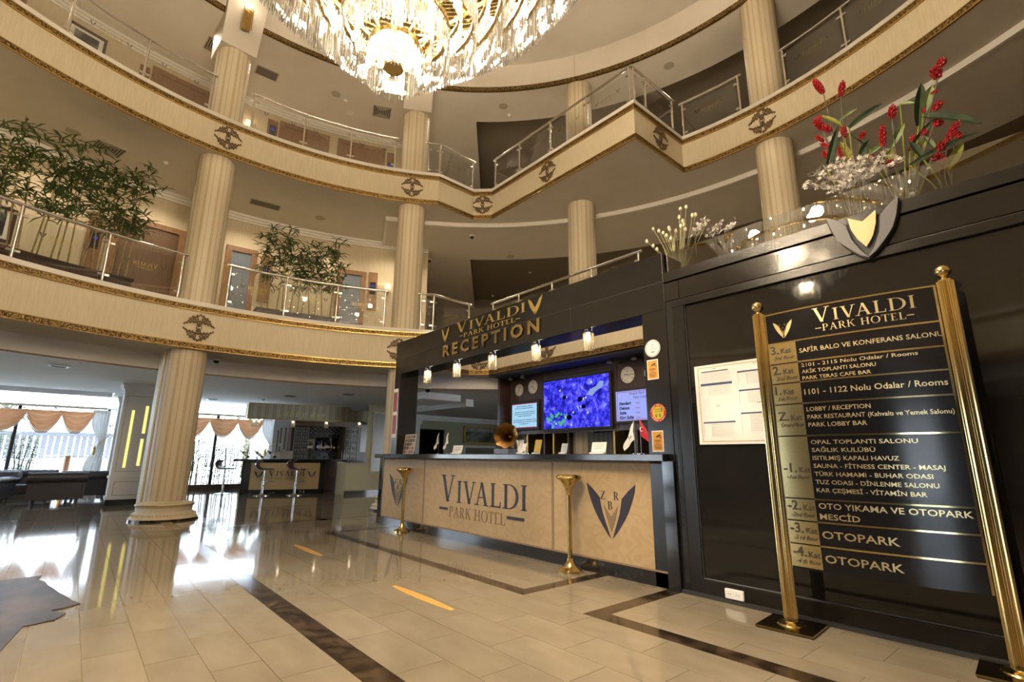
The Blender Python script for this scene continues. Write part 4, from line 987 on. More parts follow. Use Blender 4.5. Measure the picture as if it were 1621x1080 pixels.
hr = MB(); pr = [(.02,0),(.03,.10),(.06,.17),(.11,.22),(.165,.245),(.175,.25)]; n = 32; vs = []; oc = Vector((-5.02,4.28,ZC+.21)); ax = Vector((.55,-.82,.08)).normalized(); ux = ax.cross(Vector((0,0,1))).normalized(); uz = ux.cross(ax)
for r, h in pr:
    for j in range(n):
        a = 2*PI*j/n; rr = .88*r*(1+.05*math.cos(8*a)*(r/.17)); vs.append(oc+ax*h+ux*rr*math.cos(a)+uz*rr*math.sin(a))
hr.add(vs, [(i*n+j, i*n+(j+1) % n, (i+1)*n+(j+1) % n, (i+1)*n+j) for i in range(len(pr)-1) for j in range(n)]); obj('horn', hr, P('horn_brass', (.22,.12,.04), .28, 1.0), gr, smooth=True)
obj('elbow', MB().tube([oc, oc-ax*.05+Vector((0,0,-.02)), oc-ax*.07+Vector((0,0,-.08)), (oc.x, oc.y+.04, ZC+.07)], .02, 8), brassd, gr, smooth=True)
pc_ = thing('pen_cup', 'white pen cup with cards sticking out, right of the gramophone', 'cup', (-4.66, 4.12, ZC))
obj('cup', MB().lathe([(.028,0),(.035,.09),(.032,.09),(.026,.01)],(-4.66,4.12,ZC),16), plastic_w, pc_); q = MB()
for i in range(6): a = i*1.05; q.bar((-4.66+.02*math.cos(a),4.12+.02*math.sin(a),ZC+.03),(-4.66+.05*math.cos(a),4.12+.04*math.sin(a),ZC+.17),.012,.002)
obj('cards', q, paper, pc_)
bl_ = thing('service_bell', 'chrome service bell on the counter', 'bell', (-4.5, 4.06, ZC)); obj('dome', MB().lathe([(.042,0),(.042,.008),(.038,.012),(.03,.032),(.01,.042),(.006,.045),(.006,.055),(.001,.056)],(-4.5,4.06,ZC),20), chrome, bl_, smooth=True)
# poster on the left pillar
t = thing('pillar_poster', 'white poster with two dark red blocks on the left black pillar', 'poster', (-7.56, YW, 1.7)); obj('sheet', MB().box(-7.645,-7.50,YW-.005,YW-.001,1.36,2.16), paper, t)
rd = P('poster_red', (.22,.02,.025), .5)
for z0, z1 in ((1.78,2.10),(1.42,1.72)): obj('red_block', MB().box(-7.635,-7.515,YW-.007,YW-.005,z0,z1), rd, t)

# ------------------------------------------------------------------ television wall behind the desk
YT = 7.6
tv = thing('media_wall', 'dark wood wall unit behind reception carrying clocks and screens', 'wall unit', (-7, YT, 1.5))
obj('back_panel', MB().box(-8.97, -4.55, YT, YT+.08, 1.56, 2.90), woodd, tv)
obj('soffit', MB().box(-9.05, -4.5, 7.02, YT, 2.86, 2.91), blackm, tv)
obj('left_cheek', MB().box(-9.05, -8.97, 7.3, YT+.3, 1.56, 2.86), woodd, tv)
fr_ = MB()
for (x0, x1) in ((-8.95,-7.85), (-5.85,-4.75)): 
    for a in (x0, x1): fr_.box(a-.012, a+.012, YT-.012, YT, 1.6, 2.82)
    fr_.box(x0, x1, YT-.012, YT, 2.80, 2.82)
obj('moulding', fr_, woodd, tv)
ll = MB(); ll.box(-7.75,-5.98,YT-.014,YT-.008,2.71,2.716); ll.box(-7.75,-5.98,YT-.014,YT-.008,2.78,2.786)
for x_, s_ in ((-7.8, 1), (-5.93, -1)): ll.bar((x_, YT-.01, 2.68), (x_+s_*.07, YT-.01, 2.78), .006, .006); ll.bar((x_, YT-.01, 2.82), (x_+s_*.07, YT-.01, 2.72), .006, .006); ll.bar((x_, YT-.01, 2.66), (x_, YT-.01, 2.84), .006, .006)
obj('silver_tracery', ll, greym, tv)
obj('lower_wall', MB().box(-9.0, -4.5, 8.05, 8.1, 0, 1.6), blackg, tv)
for i, (x_, w_) in enumerate(((-8.55,.05),(-8.0,.04),(-7.72,.04),(-7.3,.05),(-6.1,.04),(-5.6,.05))): obj('upright', MB().box(x_, x_+w_, 7.75, 8.05, 0, 1.58), woodd if i % 2 else brassd, tv)
cs_ = stripes('pale_curtain', (.16,.15,.13), (.11,.10,.09), (.13,.12,.1), 0, .12)
obj('back_curtain', MB().box(-7.15, -6.15, 7.95, 8.0, .1, 1.56), cs_, tv)
obj('back_shelf', MB().box(-8.95, -4.55, 7.5, 8.05, .75, .79), blackp, tv)
def clock(x_, z, r, label, hh, mm, name_=''):
    t = thing('wall_clock', label, 'clock', (x_, YT, z), 'round clocks on the media wall'); y0 = YT-.012
    rim = MB().lathe([(r*.86,-.005),(r*.9,.03),(r,.028),(r*1.02,.0),(r*1.0,-.0)], (0,0,0), 40); o_ = obj('rim', rim, brassd, t, smooth=True); o_.matrix_world = Matrix.Translation((x_, y0, z)) @ Matrix.Rotation(PI/2, 4, 'X')
    f = MB(); disc(f, (x_, z), 0, r*.9, y0-.004); obj('face', f, P('clock_face', (.85,.80,.68), .5), t)
    nm = MB()
    for i, rn in enumerate(['XII','I','II','III','IIII','V','VI','VII','VIII','IX','X','XI']):
        a = math.radians(90-30*i); rad = Vector((math.cos(a),0,math.sin(a))); tan = Vector((math.sin(a),0,-math.cos(a)))
        text(nm, rn, r*.17, (Vector((x_,y0-.006,z))+rad*(r*.66-r*.0), tan, rad, Vector((0,-1,0))), 0, 0, .001, align='CENTER', width=None if len(rn) > 1 else r*.03)
    for s_ in (1,-1): nm.poly([(x_+s_*q_[0]*r*.22, z+r*.32+q_[1]*r*.2) for q_ in WINGL], FR((0,y0-.006,0)), 0, .001)
    obj('numerals', nm, navy, t)
    for L_, w_, an in ((r*.45, r*.06, 90-30*(hh+mm/60)), (r*.68, r*.035, 90-6*mm)):
        a = math.radians(an); obj('hand', MB().bar((x_-math.cos(a)*r*.12, y0-.012, z-math.sin(a)*r*.12), (x_+math.cos(a)*L_, y0-.012, z+math.sin(a)*L_), w_, .003, up=(0,1,0)), blackm, t)
clock(-8.62, 2.57, .155, 'round clock with roman numerals, left of the two beside the aquarium screen', 7, 7)
clock(-8.16, 2.60, .17, 'round clock with roman numerals, right of the two, just left of the aquarium screen', 9, 23)
clock(-5.585, 2.565, .17, 'larger-looking round clock above the price screen, right of the aquarium screen', 9, 15)
clock(-5.08, 2.55, .155, 'round clock almost hidden behind the right black pillar', 3, 30)
for x_, lb in ((-8.72,'leftmost'),(-8.3,'second from left'),(-5.85,'second from right'),(-5.3,'rightmost')):
    t = thing('spotlight', '%s small glass spotlight under the soffit above the clocks' % lb, 'spotlight', (x_, 7.4, 2.86), 'spotlights over the clocks')
    obj('cup', MB().lathe([(.03,0),(.05,-.03),(.055,-.06),(.04,-.075),(.001,-.08)], (x_,7.4,2.86), 18), P('frosted_glass', (.3,.3,.3), .2), t, smooth=True)
def screen(x0, x1, z0, z1, y, name, label, mat, bez=.03):
    t = thing(name, label, 'screen', ((x0+x1)/2, y, (z0+z1)/2)); obj('casing', MB().box(x0-bez, x1+bez, y, y+.06, z0-bez, z1+bez), blackm, t, bevel=.006); obj('display', MB().box(x0, x1, y-.002, y, z0, z1), mat, t); return t
aq = bpy.data.materials.new('aquarium_screen'); aq.use_nodes = True; nt = aq.node_tree; nt.nodes.clear()
o_ = nt.nodes.new('ShaderNodeOutputMaterial'); e_ = nt.nodes.new('ShaderNodeEmission'); tc_ = nt.nodes.new('ShaderNodeTexCoord'); n1 = nt.nodes.new('ShaderNodeTexNoise'); n1.inputs['Scale'].default_value = 6; n1.inputs['Detail'].default_value = 12; n1.inputs['Distortion'].default_value = .6; n1.inputs['Roughness'].default_value = .7
c1 = nt.nodes.new('ShaderNodeValToRGB'); el = c1.color_ramp.elements; el[0].position = .36; el[0].color = (.006,.005,.12,1); el[1].position = .72; el[1].color = (.45,.55,1.0,1)
for p_, c_ in ((.47,(.02,.018,.42,1)), (.54,(.06,.06,.85,1)), (.60,(.16,.12,.8,1)), (.65,(.10,.35,.9,1))): x = el.new(p_); x.color = c_
nt.links.new(tc_.outputs['Object'], n1.inputs['Vector']); nt.links.new(n1.outputs['Fac'], c1.inputs[0]); nt.links.new(c1.outputs[0], e_.inputs[0]); e_.inputs[1].default_value = 1.5; nt.links.new(e_.outputs[0], o_.inputs[0])
t = screen(-7.755, -5.985, 1.645, 2.645, YT-.07, 'television', 'large screen showing a blue coral reef aquarium with small fish', aq, .05)
fy = emis('screen_yellow', (.75,.8,.05), 1.1); fd = emis('screen_dark', (.003,.003,.03), 1); fw_ = emis('screen_pale', (.28,.38,.75), 1.0); fg = emis('screen_green', (.1,.5,.3), .9)
yy = YT-.0735; fr = FR((0, yy, 0))
def fish(x_, z, L_, s_, mb, mt): 
    mt.poly([(x_-s_*L_*.5,z),(x_-s_*L_*.75,z+L_*.25),(x_-s_*L_*.72,z-L_*.2)], fr, 0, .001); mb.poly([(x_+s_*L_*.5*math.cos(a), z+L_*.36*math.sin(a)) for a in [2*PI*i/14 for i in range(14)]], fr, 0, .001)
a_, b_ = MB(), MB()
for x_, z, L_, s_ in ((-7.15,2.27,.11,-1),(-6.72,2.20,.14,-1),(-6.63,2.05,.11,1),(-7.02,1.86,.15,1)): fish(x_, z, L_, s_, a_, b_)
obj('dark_fish', a_, fd, t, kind='stuff')
for x_, z in ((-7.3,2.42),(-6.45,2.52),(-6.94,1.95),(-6.56,1.92),(-7.42,1.74),(-7.0,1.7),(-6.6,2.22)): b_.poly([(x_,z),(x_+.05,z+.03),(x_+.045,z-.02)], fr, 0, .001)
obj('yellow_fish', b_, fy, t, kind='stuff')
g_ = MB(); random.seed(3)
for i in range(26):
    x_ = -7.68+random.random()*.62; z = 1.68+random.random()*.32*(1-abs(x_+7.37)); r = .015+random.random()*.03
    g_.poly([(x_+r*(1+.4*math.sin(3*a+i))*math.cos(a), z+r*math.sin(a)) for a in [2*PI*j/9 for j in range(9)]], fr, 0, .0008)
obj('coral', g_, fg, t, kind='stuff')
g_ = MB().poly([(-6.55,2.28),(-6.45,2.38),(-6.3,2.42),(-6.2,2.52),(-6.1,2.50),(-6.12,2.4),(-6.3,2.33),(-6.4,2.24)], fr, 0, .0008); obj('white_coral', g_, fw_, t)
lt = emis('screen_lightblue', (.42,.72,.95), .95); lt2 = emis('screen_lilac', (.40,.45,1.0), .95); tdk = emis('screen_text', (.02,.04,.12), .6); tre = emis('screen_red', (.5,.02,.12), .7)
t = screen(-8.80, -7.98, 1.70, 2.24, YT-.07, 'television', 'small light blue screen with lines of text below two clocks', lt, .06); yy = YT-.0735
q = MB()
for i, w_ in enumerate((.5,.6,0,.62,.66,.4,0,.7,.72,.3)):
    if w_: 
        x_ = -8.39-w_/2
        while x_ < -8.39+w_/2: ww = random.uniform(.03,.08); q.box(x_, x_+ww, yy-.001, yy, 2.17-i*.043, 2.183-i*.043); x_ += ww+.014
obj('text_lines', q, tdk, t, kind='stuff'); obj('red_band', MB().box(-8.80,-7.98,yy-.001,yy,2.225,2.24), tre, t); obj('red_band', MB().box(-8.80,-7.98,yy-.001,yy,1.70,1.716), tre, t)
t = screen(-5.83, -4.95, 1.72, 2.26, YT-.07, 'television', 'small lilac price-list screen partly behind the right pillar', lt2, .05); fr = FR((0, yy, 0))
q = MB(); text(q, 'Vivaldi Park', .05, fr, -5.52, 2.18, .001, shear=.2); text(q, 'Fiyat Listesi', .05, fr, -5.44, 2.11, .001, shear=.2)
for i, (a, b) in enumerate((('Standart','Single'),('Deluxe','Single'),('Suite','Single'),('King Suite','Single'))): text(q, a, .055, fr, -5.76, 2.01-i*.085, .001, shear=.2, bold=.06)
obj('text_lines', q, tdk, t); q = MB()
for i in range(4): text(q, 'Single', .032, fr, -5.40, 2.015-i*.085, .001)
q.box(-5.80,-4.98,yy-.001,yy,2.235,2.243); q.box(-5.80,-4.98,yy-.001,yy,1.735,1.743); q.box(-5.80,-5.792,yy-.001,yy,1.735,2.243); obj('red_text', q, tre, t)

# ------------------------------------------------------------------ flowers on top of the black wall
def blade(mb, p, d, L, w_, bendv, up=Vector((0,0,1)), n=6, fold=.25):
    d = Vector(d).normalized(); s_ = d.cross(Vector(up)); s_ = s_.normalized() if s_.length > .05 else Vector((1,0,0)); vs = []
    q = Vector(p); dd = d.copy()
    for i in range(n+1):
        k = i/n; ww = w_*math.sin(PI*min(1, .12+.88*k))**.7*(1 if k < .95 else .3)
        nn = s_.cross(dd).normalized(); vs += [q-s_*ww/2+nn*ww*fold, q.copy(), q+s_*ww/2+nn*ww*fold]
        q = q + dd*L/n; dd = (dd + Vector(bendv)/n).normalized()
    mb.add(vs, [(3*i+j, 3*i+3+j, 3*i+4+j, 3*i+1+j) for i in range(n) for j in (0,1)])
greend = noisy(P('leaf_dark', (.03,.05,.02), .6, spec=.2), (.007,.015,.006), (.022,.042,.013), 10)
greeny = noisy(P('leaf_yellow', (.2,.2,.03), .6, spec=.2), (.10,.13,.015), (.22,.20,.03), 8)
twig = P('twig', (.10,.08,.05), .7)
def head(parent, p, d, L, r):
    mb = MB(); d = Vector(d).normalized(); u = d.cross(Vector((0,0,1))); u = u.normalized() if u.length > .1 else Vector((1,0,0)); v_ = d.cross(u); rows_ = max(5, int(L/.016))
    for i in range(rows_):
        k = i/(rows_-1); c_ = Vector(p)+d*L*k; rr = r*(.55+.6*math.sin(PI*min(1,.15+.8*k)))*(1 if k < .9 else .5)
        for j in range(6):
            a = 2*PI*j/6+i*.5; rad = u*math.cos(a)+v_*math.sin(a); tip = c_+rad*rr+d*.018; b0 = c_+rad*rr*.3; sd = rad.cross(d)*rr*.42
            mb.add([b0-sd, b0+sd, c_+rad*rr*.95+sd*.8+d*.004, tip, c_+rad*rr*.95-sd*.8+d*.004, c_+d*.014], [(0,1,2,3,4),(1,5,3,2),(5,0,4,3)])
    obj('flower_head', mb, red, parent)
def yb(u, v, y_=4.32): return on_y(u, v, y_)
def heliconia(label, base_px, heads, leaves, y_):
    b = yb(*base_px, y_); b.z = 2.70
    t = thing('red_flower_arrangement', label, 'flowers', (b.x, b.y, 2.66), 'red flower arrangements on the wall top')
    obj('pot', MB().lathe([(.07,0),(.10,.10),(.105,.12),(.09,.12),(.085,.03)], (b.x,b.y,2.66), 20), blackm, t)
    st_ = MB()
    for (u_, v_, u2, v2, r) in heads:
        p = yb(u_, v_, y_); q = yb(u2, v2, y_); mid = (b+p)/2 + Vector((random.uniform(-.03,.03), random.uniform(-.03,.03), .02)); st_.tube([b, mid, p], .004, 5); head(t, p, q-p, (q-p).length, r)
    obj('stems', st_, twig, t, kind='stuff')
    for (u_, v_, u2, v2, w_, m_) in leaves:
        p = yb(u_, v_, y_); q = yb(u2, v2, y_); mb = MB(); L_ = (q-p).length; dv = (q-p).normalized(); blade(mb, p, dv+Vector((0,-.05,.12)), L_*1.03, w_, (0,.1,-.25), up=(.5,-1,.1)); obj('leaf', mb, m_, t, smooth=True)
        if p.z > 3.05: obj('leaf_stalk', MB().tube([b, (b+p)/2+Vector((.01,0,.02)), p], .006, 5), greeny, t)
heliconia('red flower arrangement at the left of the wall top, behind white blossom', (1345, 285),
    [(1303,147,1289,127,.026),(1331,152,1334,130,.024),(1304,205,1290,190,.028),(1315,208,1306,200,.024),(1304,224,1292,216,.018),(1312,232,1300,228,.016),(1310,250,1304,240,.02),(1338,218,1334,200,.022),(1336,252,1329,234,.022),(1361,222,1368,210,.02),(1376,252,1380,246,.02),(1293,184,1300,186,.012)],
    [(1310,270,1327,200,.05,greend),(1350,262,1330,225,.06,greeny),(1334,200,1298,183,.035,greeny),(1344,203,1396,165,.05,greend),(1378,235,1346,212,.035,greend),(1361,250,1376,222,.05,greend),(1330,190,1357,172,.025,green)], 4.35)
heliconia('tall red flower arrangement in the middle of the wall top, topmost bloom', (1420, 270),
    [(1412,188,1413,168,.026),(1398,232,1397,200,.022),(1484,124,1480,107,.034),(1489,106,1492,94,.026),(1476,175,1490,162,.024),(1478,200,1490,190,.028),(1458,215,1466,207,.022),(1443,215,1447,222,.02),(1462,180,1462,172,.014),(1473,150,1481,145,.012),(1442,238,1449,232,.022),(1400,265,1412,258,.026),(1418,262,1404,258,.03)],
    [(1454,200,1459,132,.07,greend),(1462,178,1476,135,.06,green),(1462,184,1552,198,.075,greend),(1440,240,1480,188,.045,greend),(1412,232,1432,195,.05,green),(1448,248,1466,222,.07,greeny),(1400,268,1412,235,.07,greeny),(1425,165,1448,164,.03,green),(1480,236,1462,216,.04,green),(1375,245,1400,228,.035,green)], 4.3)
heliconia('red flower arrangement farthest right, mostly dimmed behind the glass parapet', (1490, 245),
    [(1499,225,1516,194,.024),(1512,219,1520,214,.03),(1485,240,1495,226,.03),(1496,255,1478,246,.03)],
    [(1440,262,1552,210,.04,greend),(1500,268,1525,228,.06,greeny),(1460,250,1440,225,.05,greend)], 4.22)
def blossoms(label, sprays, y_):
    b = yb(*sprays[0][0], y_); t = thing('white_blossom_branch', label, 'blossom', (b.x, b.y, 2.66), 'white blossom branches along the wall top'); st_ = MB(); fl = MB()
    for (a, c_) in sprays:
        p = yb(*a, y_); q = yb(*c_, y_); n = max(4, int((q-p).length/.028)); st_.tube([p, (p+q)/2+Vector((0,0,-.02)), q], .003, 5)
        for i in range(n):
            k = (i+.5)/n
            for r_ in range(5):
                c0 = p+(q-p)*k+Vector((random.gauss(0,.018), random.gauss(0,.018), random.gauss(0,.018)))
                nrm = Vector((random.gauss(0,1), random.gauss(-.6,1), random.gauss(.2,1))).normalized(); u = nrm.orthogonal().normalized(); v_ = nrm.cross(u)
                for j in range(5):
                    a0 = 2*PI*j/5; d1 = u*math.cos(a0)+v_*math.sin(a0); d2 = u*math.cos(a0+.45)+v_*math.sin(a0+.45); d3 = u*math.cos(a0-.45)+v_*math.sin(a0-.45)
                    fl.add([c0, c0+d3*.012, c0+d1*.020+nrm*.004, c0+d2*.012], [(0,1,2,3)])
    z = b.z
    p = yb(*sprays[0][0], y_); st_.tube([(p.x, p.y, 2.67), p], .004, 5)
    obj('twigs', st_, twig, t); obj('petals', fl, blossom, t, kind='stuff')
blossoms('bushy white blossom spray in front of the left red flowers', [((1340,300),(1272,290)),((1340,292),(1285,272)),((1345,290),(1310,262)),((1345,290),(1330,250)),((1350,285),(1345,245)),((1355,285),(1362,250)),((1360,280),(1380,250)),((1370,280),(1402,240)),((1365,290),(1395,262)),((1380,275),(1430,248)),((1345,292),(1320,275)),((1370,285),(1348,262)),((1350,295),(1375,265))], 4.12)
blossoms('small white blossom sprigs beside the dried grasses at the left end', [((1100,372),(1116,346)),((1122,372),(1140,352)),((1098,368),(1106,362)),((1150,366),(1162,350)),((1135,370),(1140,356))], 4.12)
# dried grass pot
gpx = on_y(1072, 400, 4.48); gt = thing('dried_grass_pot', 'pot of pale dried grasses and buds at the left end of the wall top', 'plant', (gpx.x, 4.48, 2.66))
obj('pot', MB().lathe([(.11,0),(.155,.20),(.165,.215),(.15,.22),(.13,.05)], (gpx.x,4.48,2.66), 24), blackm, gt, smooth=True)
gm = MB(); bm_ = MB()
pg_ = P('straw', (.40,.36,.20), .6); bp_ = P('bud_cream', (.62,.56,.38), .6)
for i in range(90):
    a = random.uniform(0, 2*PI); sp_ = random.uniform(.02,.38); L_ = random.uniform(.25,.62); d = Vector((math.cos(a)*sp_-.12, math.sin(a)*sp_*.6, 1)); blade(gm, (gpx.x+random.uniform(-.06,.06), 4.48+random.uniform(-.05,.05), 2.84), d, L_, .008, (math.cos(a)*.4-.15, 0, -.25), n=4, fold=.1)
for (u_, v_) in ((1077,331),(1086,328),(1075,344),(1081,350),(1034,363),(1043,366),(1050,369),(1060,364),(1059,361),(1096,341),(1101,340),(1110,356),(1117,355),(1034,389),(1040,395),(1024,382),(1083,356),(1055,373),(1062,378),(1070,366),(1085,363),(1078,358)):
    p = yb(u_, v_, 4.42); bm_.sphere(p, .017, 7, 5, 1.5); gm.tube([(gpx.x, 4.48, 2.84), ((gpx.x+p.x)/2+.01, 4.46, (2.84+p.z)/2+.02), p], .0025, 4)
obj('blades', gm, pg_, gt, kind='stuff'); obj('buds', bm_, bp_, gt, kind='stuff', smooth=True)

# ------------------------------------------------------------------ bamboo planters on the first floor
def bamboo_planter(label, az0, az1, R, ztop, ncane, nleaf, seed):
    random.seed(seed); p0_ = pol((az0+az1)/2, R, Z1T); t = thing('bamboo_planter', label, 'planter', p0_, 'bamboo planters on the lower balcony')
    obj('trough', arcbox(MB(), R-.17, R+.17, az0, az1, Z1T, Z1T+.26, 6), woodd, t)
    obj('rim', arcbox(MB(), R-.19, R+.19, az0-.2, az1+.2, Z1T+.24, Z1T+.28, 6), woodd, t)
    lf_ = MB(); heads_ = []
    for i in range(ncane):
        a = az0+(az1-az0)*(i+.5+random.uniform(-.3,.3))/ncane; b = pol(a, R+random.uniform(-.1,.1), Z1T+.2); h = (ztop-Z1T)*random.uniform(.78,1.0); tp = b+Vector((random.uniform(-.18,.18), random.uniform(-.18,.18), h-.2))
        mb = MB(); k = 9; pts = [b+(tp-b)*j/k for j in range(k+1)]; mb.tube(pts, [.014-.009*j/k for j in range(k+1)], 6)
        for q in pts[1:-1]: mb.lathe([(.013,-.006),(.0155,0),(.013,.006)], q, 6)
        obj('cane', mb, cane, t)
        heads_.append((b, tp))
    for i in range(nleaf):
        b, tp = heads_[i % ncane]; k = random.uniform(.28,1)**.7; p = b+(tp-b)*k+Vector((random.gauss(0,.13), random.gauss(0,.13), random.gauss(0,.05)))
        for j in range(5):
            a = random.uniform(0, 2*PI); blade(lf_, p, (math.cos(a), math.sin(a), random.uniform(-.5,.5)), random.uniform(.15,.26), .034, (0,0,-.7), n=2, fold=.15)
    obj('foliage', lf_, green, t, kind='stuff')
bamboo_planter('long planter of tall bamboo on the lower balcony, far left, touching the left picture edge', 192.0, 207, 7.55, 6.25, 15, 470, 11)
bamboo_planter('planter of bamboo on the lower balcony between the first and second columns', 163.2, 175.6, 7.75, 5.95, 12, 340, 12)

# ------------------------------------------------------------------ corridor doors, plaques, pictures, lamps
nd = [0]
def door(az0, az1, z0, ztop, leafm, R=9.5, label=None):
    nd[0] += 1; g = sgroup('door_%d' % nd[0]); w0 = .75
    f = MB(); arcbox(f, R-.05, R, az0, az0+w0, z0, ztop); obj('frame', f, wood, g); f = MB(); arcbox(f, R-.05, R, az1-w0, az1, z0, ztop); obj('frame', f, wood, g)
    obj('lintel', arcbox(MB(), R-.05, R, az0, az1, ztop-.12, ztop), wood, g)
    lf_ = obj('leaf', arcbox(MB(), R-.02, R, az0+w0, az1-w0, z0, ztop-.12), leafm, g)
    pn = MB(); arcbox(pn, R-.028, R-.02, az0+w0+.8, az1-w0-.8, z0+.3, ztop-.32); obj('panel', pn, leafm, g)
    obj('handle', MB().bar(pol(az1-w0-.4, R-.06, z0+1.0), pol(az1-w0-1.0, R-.06, z0+1.0), .02, .02), chrome, g)
gd = P('door_glass_blue', (.16,.19,.23), .15)
door(184.0, 191.9, Z1T, 6.02, noisy(P('door_wood_brown', (.12,.07,.04), .4), (.10,.055,.03), (.15,.085,.045), 9, (6,6,.6), 4)); door(172.9+1.9, 178.9, Z1T, 5.97, gd); door(158.8, 163.3, Z1T, 5.90, gd)
for a, b in ((183.7, 191.0), (166.4, 174.1), (157.2, 165.1)): door(a, b, Z2T, 9.71, wood)
door(205, 212, Z2T, 9.7, wood)
def plaque(az0, az1, z0, z1, label, zs, R=9.5):
    p = pol((az0+az1)/2, R, (z0+z1)/2); t = thing('room_plaque', label, 'plaque', p)
    obj('board', arcbox(MB(), R-.03, R, az0, az1, z0, z1), wood, t); m_ = (az0+az1)/2
    obj('number_plate', arcbox(MB(), R-.045, R-.03, m_-.45, m_+.45, zs, zs+.34), blackg, t)
    d = Vector((CX-p.x, CY-p.y, 0)).normalized(); x_ = Vector((0,0,1)).cross(d).normalized(); fr = (Vector((*pol(m_, R-.047, zs+.2).xy, zs+.2)), x_, Vector((0,0,1)), d)
    q = MB(); text(q, '10%d' % (int(az0) % 9), .06, fr, 0, 0, .001, align='CENTER'); obj('number', q, emis('plate_blue_%d' % int(az0*10), (.08,.12,.9), 1.2), t)
plaque(172.6, 174.2, 4.7, 5.93, 'wooden room plaque left of the bamboo between the columns, lower floor', 5.3)
plaque(157.0, 158.4, 4.86, 5.92, 'wooden room plaque beside the second column on the lower floor', 5.3)
plaque(192.6, 194.2, 4.6, 5.85, 'wooden room plaque behind the far left bamboo on the lower floor', 5.1)
plaque(190.95+.3, 192.4, 8.6, 9.6, 'wooden room plaque on the upper floor, left of the first column', 8.88)
plaque(174.3, 175.8, 8.6, 9.66, 'wooden room plaque on the upper floor, just right of the first column', 9.15)
plaque(155.7, 156.9, 8.6, 9.62, 'wooden room plaque on the upper floor, just left of the second column', 8.95)
plaque(204.0, 205.6, 8.6, 9.62, 'wooden room plaque on the upper floor at the top left picture corner', 9.05)
def picture(az0, az1, z0, z1, label, R=9.5):
    p = pol((az0+az1)/2, R, (z0+z1)/2); t = thing('framed_picture', label, 'picture', p)
    for a, b, c_, d in ((az0, az1, z1-.05, z1), (az0, az1, z0, z0+.05), (az0, az0+.3, z0, z1), (az1-.3, az1, z0, z1)): obj('frame', arcbox(MB(), R-.05, R, a, b, c_, d, 2), woodd, t)
    obj('mat', arcbox(MB(), R-.02, R, az0+.3, az1-.3, z0+.05, z1-.05, 2), paper, t); obj('print', arcbox(MB(), R-.026, R-.02, az0+.75, az1-.75, z0+.11, z1-.11, 2), noisy(P('print_grey', (.05,.05,.05), .4), (.01,.01,.012), (.18,.18,.17), 3, lo=.4, hi=.6), t)
picture(196.2, 200.2, 8.95, 9.70, 'framed grey picture on the upper corridor wall, top left')
picture(200.4, 204, 4.75, 5.40, 'framed picture on the lower corridor wall behind the far left bamboo')
def sconce(az, z, label, R=9.5):
    p = pol(az, R-.12, z); t = thing('wall_lamp', label, 'lamp', p, 'shaded wall lamps'); w_ = pol(az, R, z-.08)
    obj('arm', MB().tube([w_, (p+w_)/2+Vector((0,0,-.16)), p+Vector((0,0,-.08)), p], .008, 6), brass, t, smooth=True); obj('back_plate', MB().sphere(w_, .035, 8, 6), brass, t)
    obj('shade', MB().lathe([(.085,0),(.06,.12)], p, 18), shadem, t, smooth=True); obj('bulb', MB().sphere(p+Vector((0,0,.04)), .02, 8, 6), pendm, t)
    light('POINT', 'wall_lamp_light', pol(az, R-.16, z+.1), 12, WARM, shadow_soft_size=.04)
sconce(155.3, 5.48, 'small lit wall lamp with cream shade left of the second column, lower floor')
sconce(178.6, 9.2, 'small lit wall lamp just right of the first column, upper floor')
# gilt crystal sconce on the capital of the first column
d = (Vector((CX,CY,0))-Vector((c1p.x,c1p.y,0))).normalized(); s_ = Vector((-d.y,d.x,0)); b = Vector((c1p.x,c1p.y,0))+d*.62
t = thing('column_sconce', 'golden beaded sconce glowing on the white capital of the first column', 'lamp', (b.x,b.y,9.9))
obj('back_plate', MB().bar((b.x-d.x*.06,b.y-d.y*.06,9.62),(b.x+d.x*.03,b.y+d.y*.03,10.12),.16,.02,up=tuple(d)), brass, t)
q = MB()
for i in range(7):
    for j in range(14): q.sphere((b.x+d.x*(.05+.02*math.sin(PI*i/6))+s_.x*(i-3)*.028, b.y+d.y*(.05+.02*math.sin(PI*i/6))+s_.y*(i-3)*.028, 9.60+j*.036), .014, 6, 4)
obj('beads', q, brass, t, kind='stuff'); obj('bulb', MB().sphere((b.x+d.x*.06,b.y+d.y*.06,10.14), .04, 10, 6), pendm, t)
light('POINT', 'sconce_light', (b.x+d.x*.2,b.y+d.y*.2,10.15), 4, WARM, shadow_soft_size=.05)

# ------------------------------------------------------------------ ceiling fittings
grm = P('vent_paint', (.40,.36,.29), .6)
def vent(p, rz, label, w_=.46, slots=True, L=None):
    L = L or w_; t = thing('ceiling_vent', label, 'vent', p, rz=rz); t['group'] = 'ceiling vents'
    def loc(mb): 
        M_ = world_of(t); mb.v = [tuple(M_ @ Vector(v_)) for v_ in mb.v]; return mb
    if slots:
        for k in range(5):
            a = w_/2-.045*k; b = a-.02
            for x0, x1, y0, y1 in ((-a,a,b,a),(-a,a,-a,-b),(-a,-b,-b,b),(b,a,-b,b)): 
                if b > 0: obj('louvre', loc(MB().box(x0,x1,y0,y1,-.02+.003*k,0)), grm, t)
        obj('throat', loc(MB().box(-w_/2+.01,w_/2-.01,-w_/2+.01,w_/2-.01,-.003,.0)), blackm, t)
    else:
        obj('frame', loc(MB().box(-L/2,L/2,-w_/2,w_/2,-.008,0)), grm, t); obj('grille', loc(MB().box(-L/2+.03,L/2-.03,-w_/2+.03,w_/2-.03,-.014,-.008)), P('grille_dark', (.13,.115,.09), .7), t)
vent(pol(195.3, 8.46, Z2B), math.radians(195), 'square louvred ceiling vent over the lower balcony, far left')
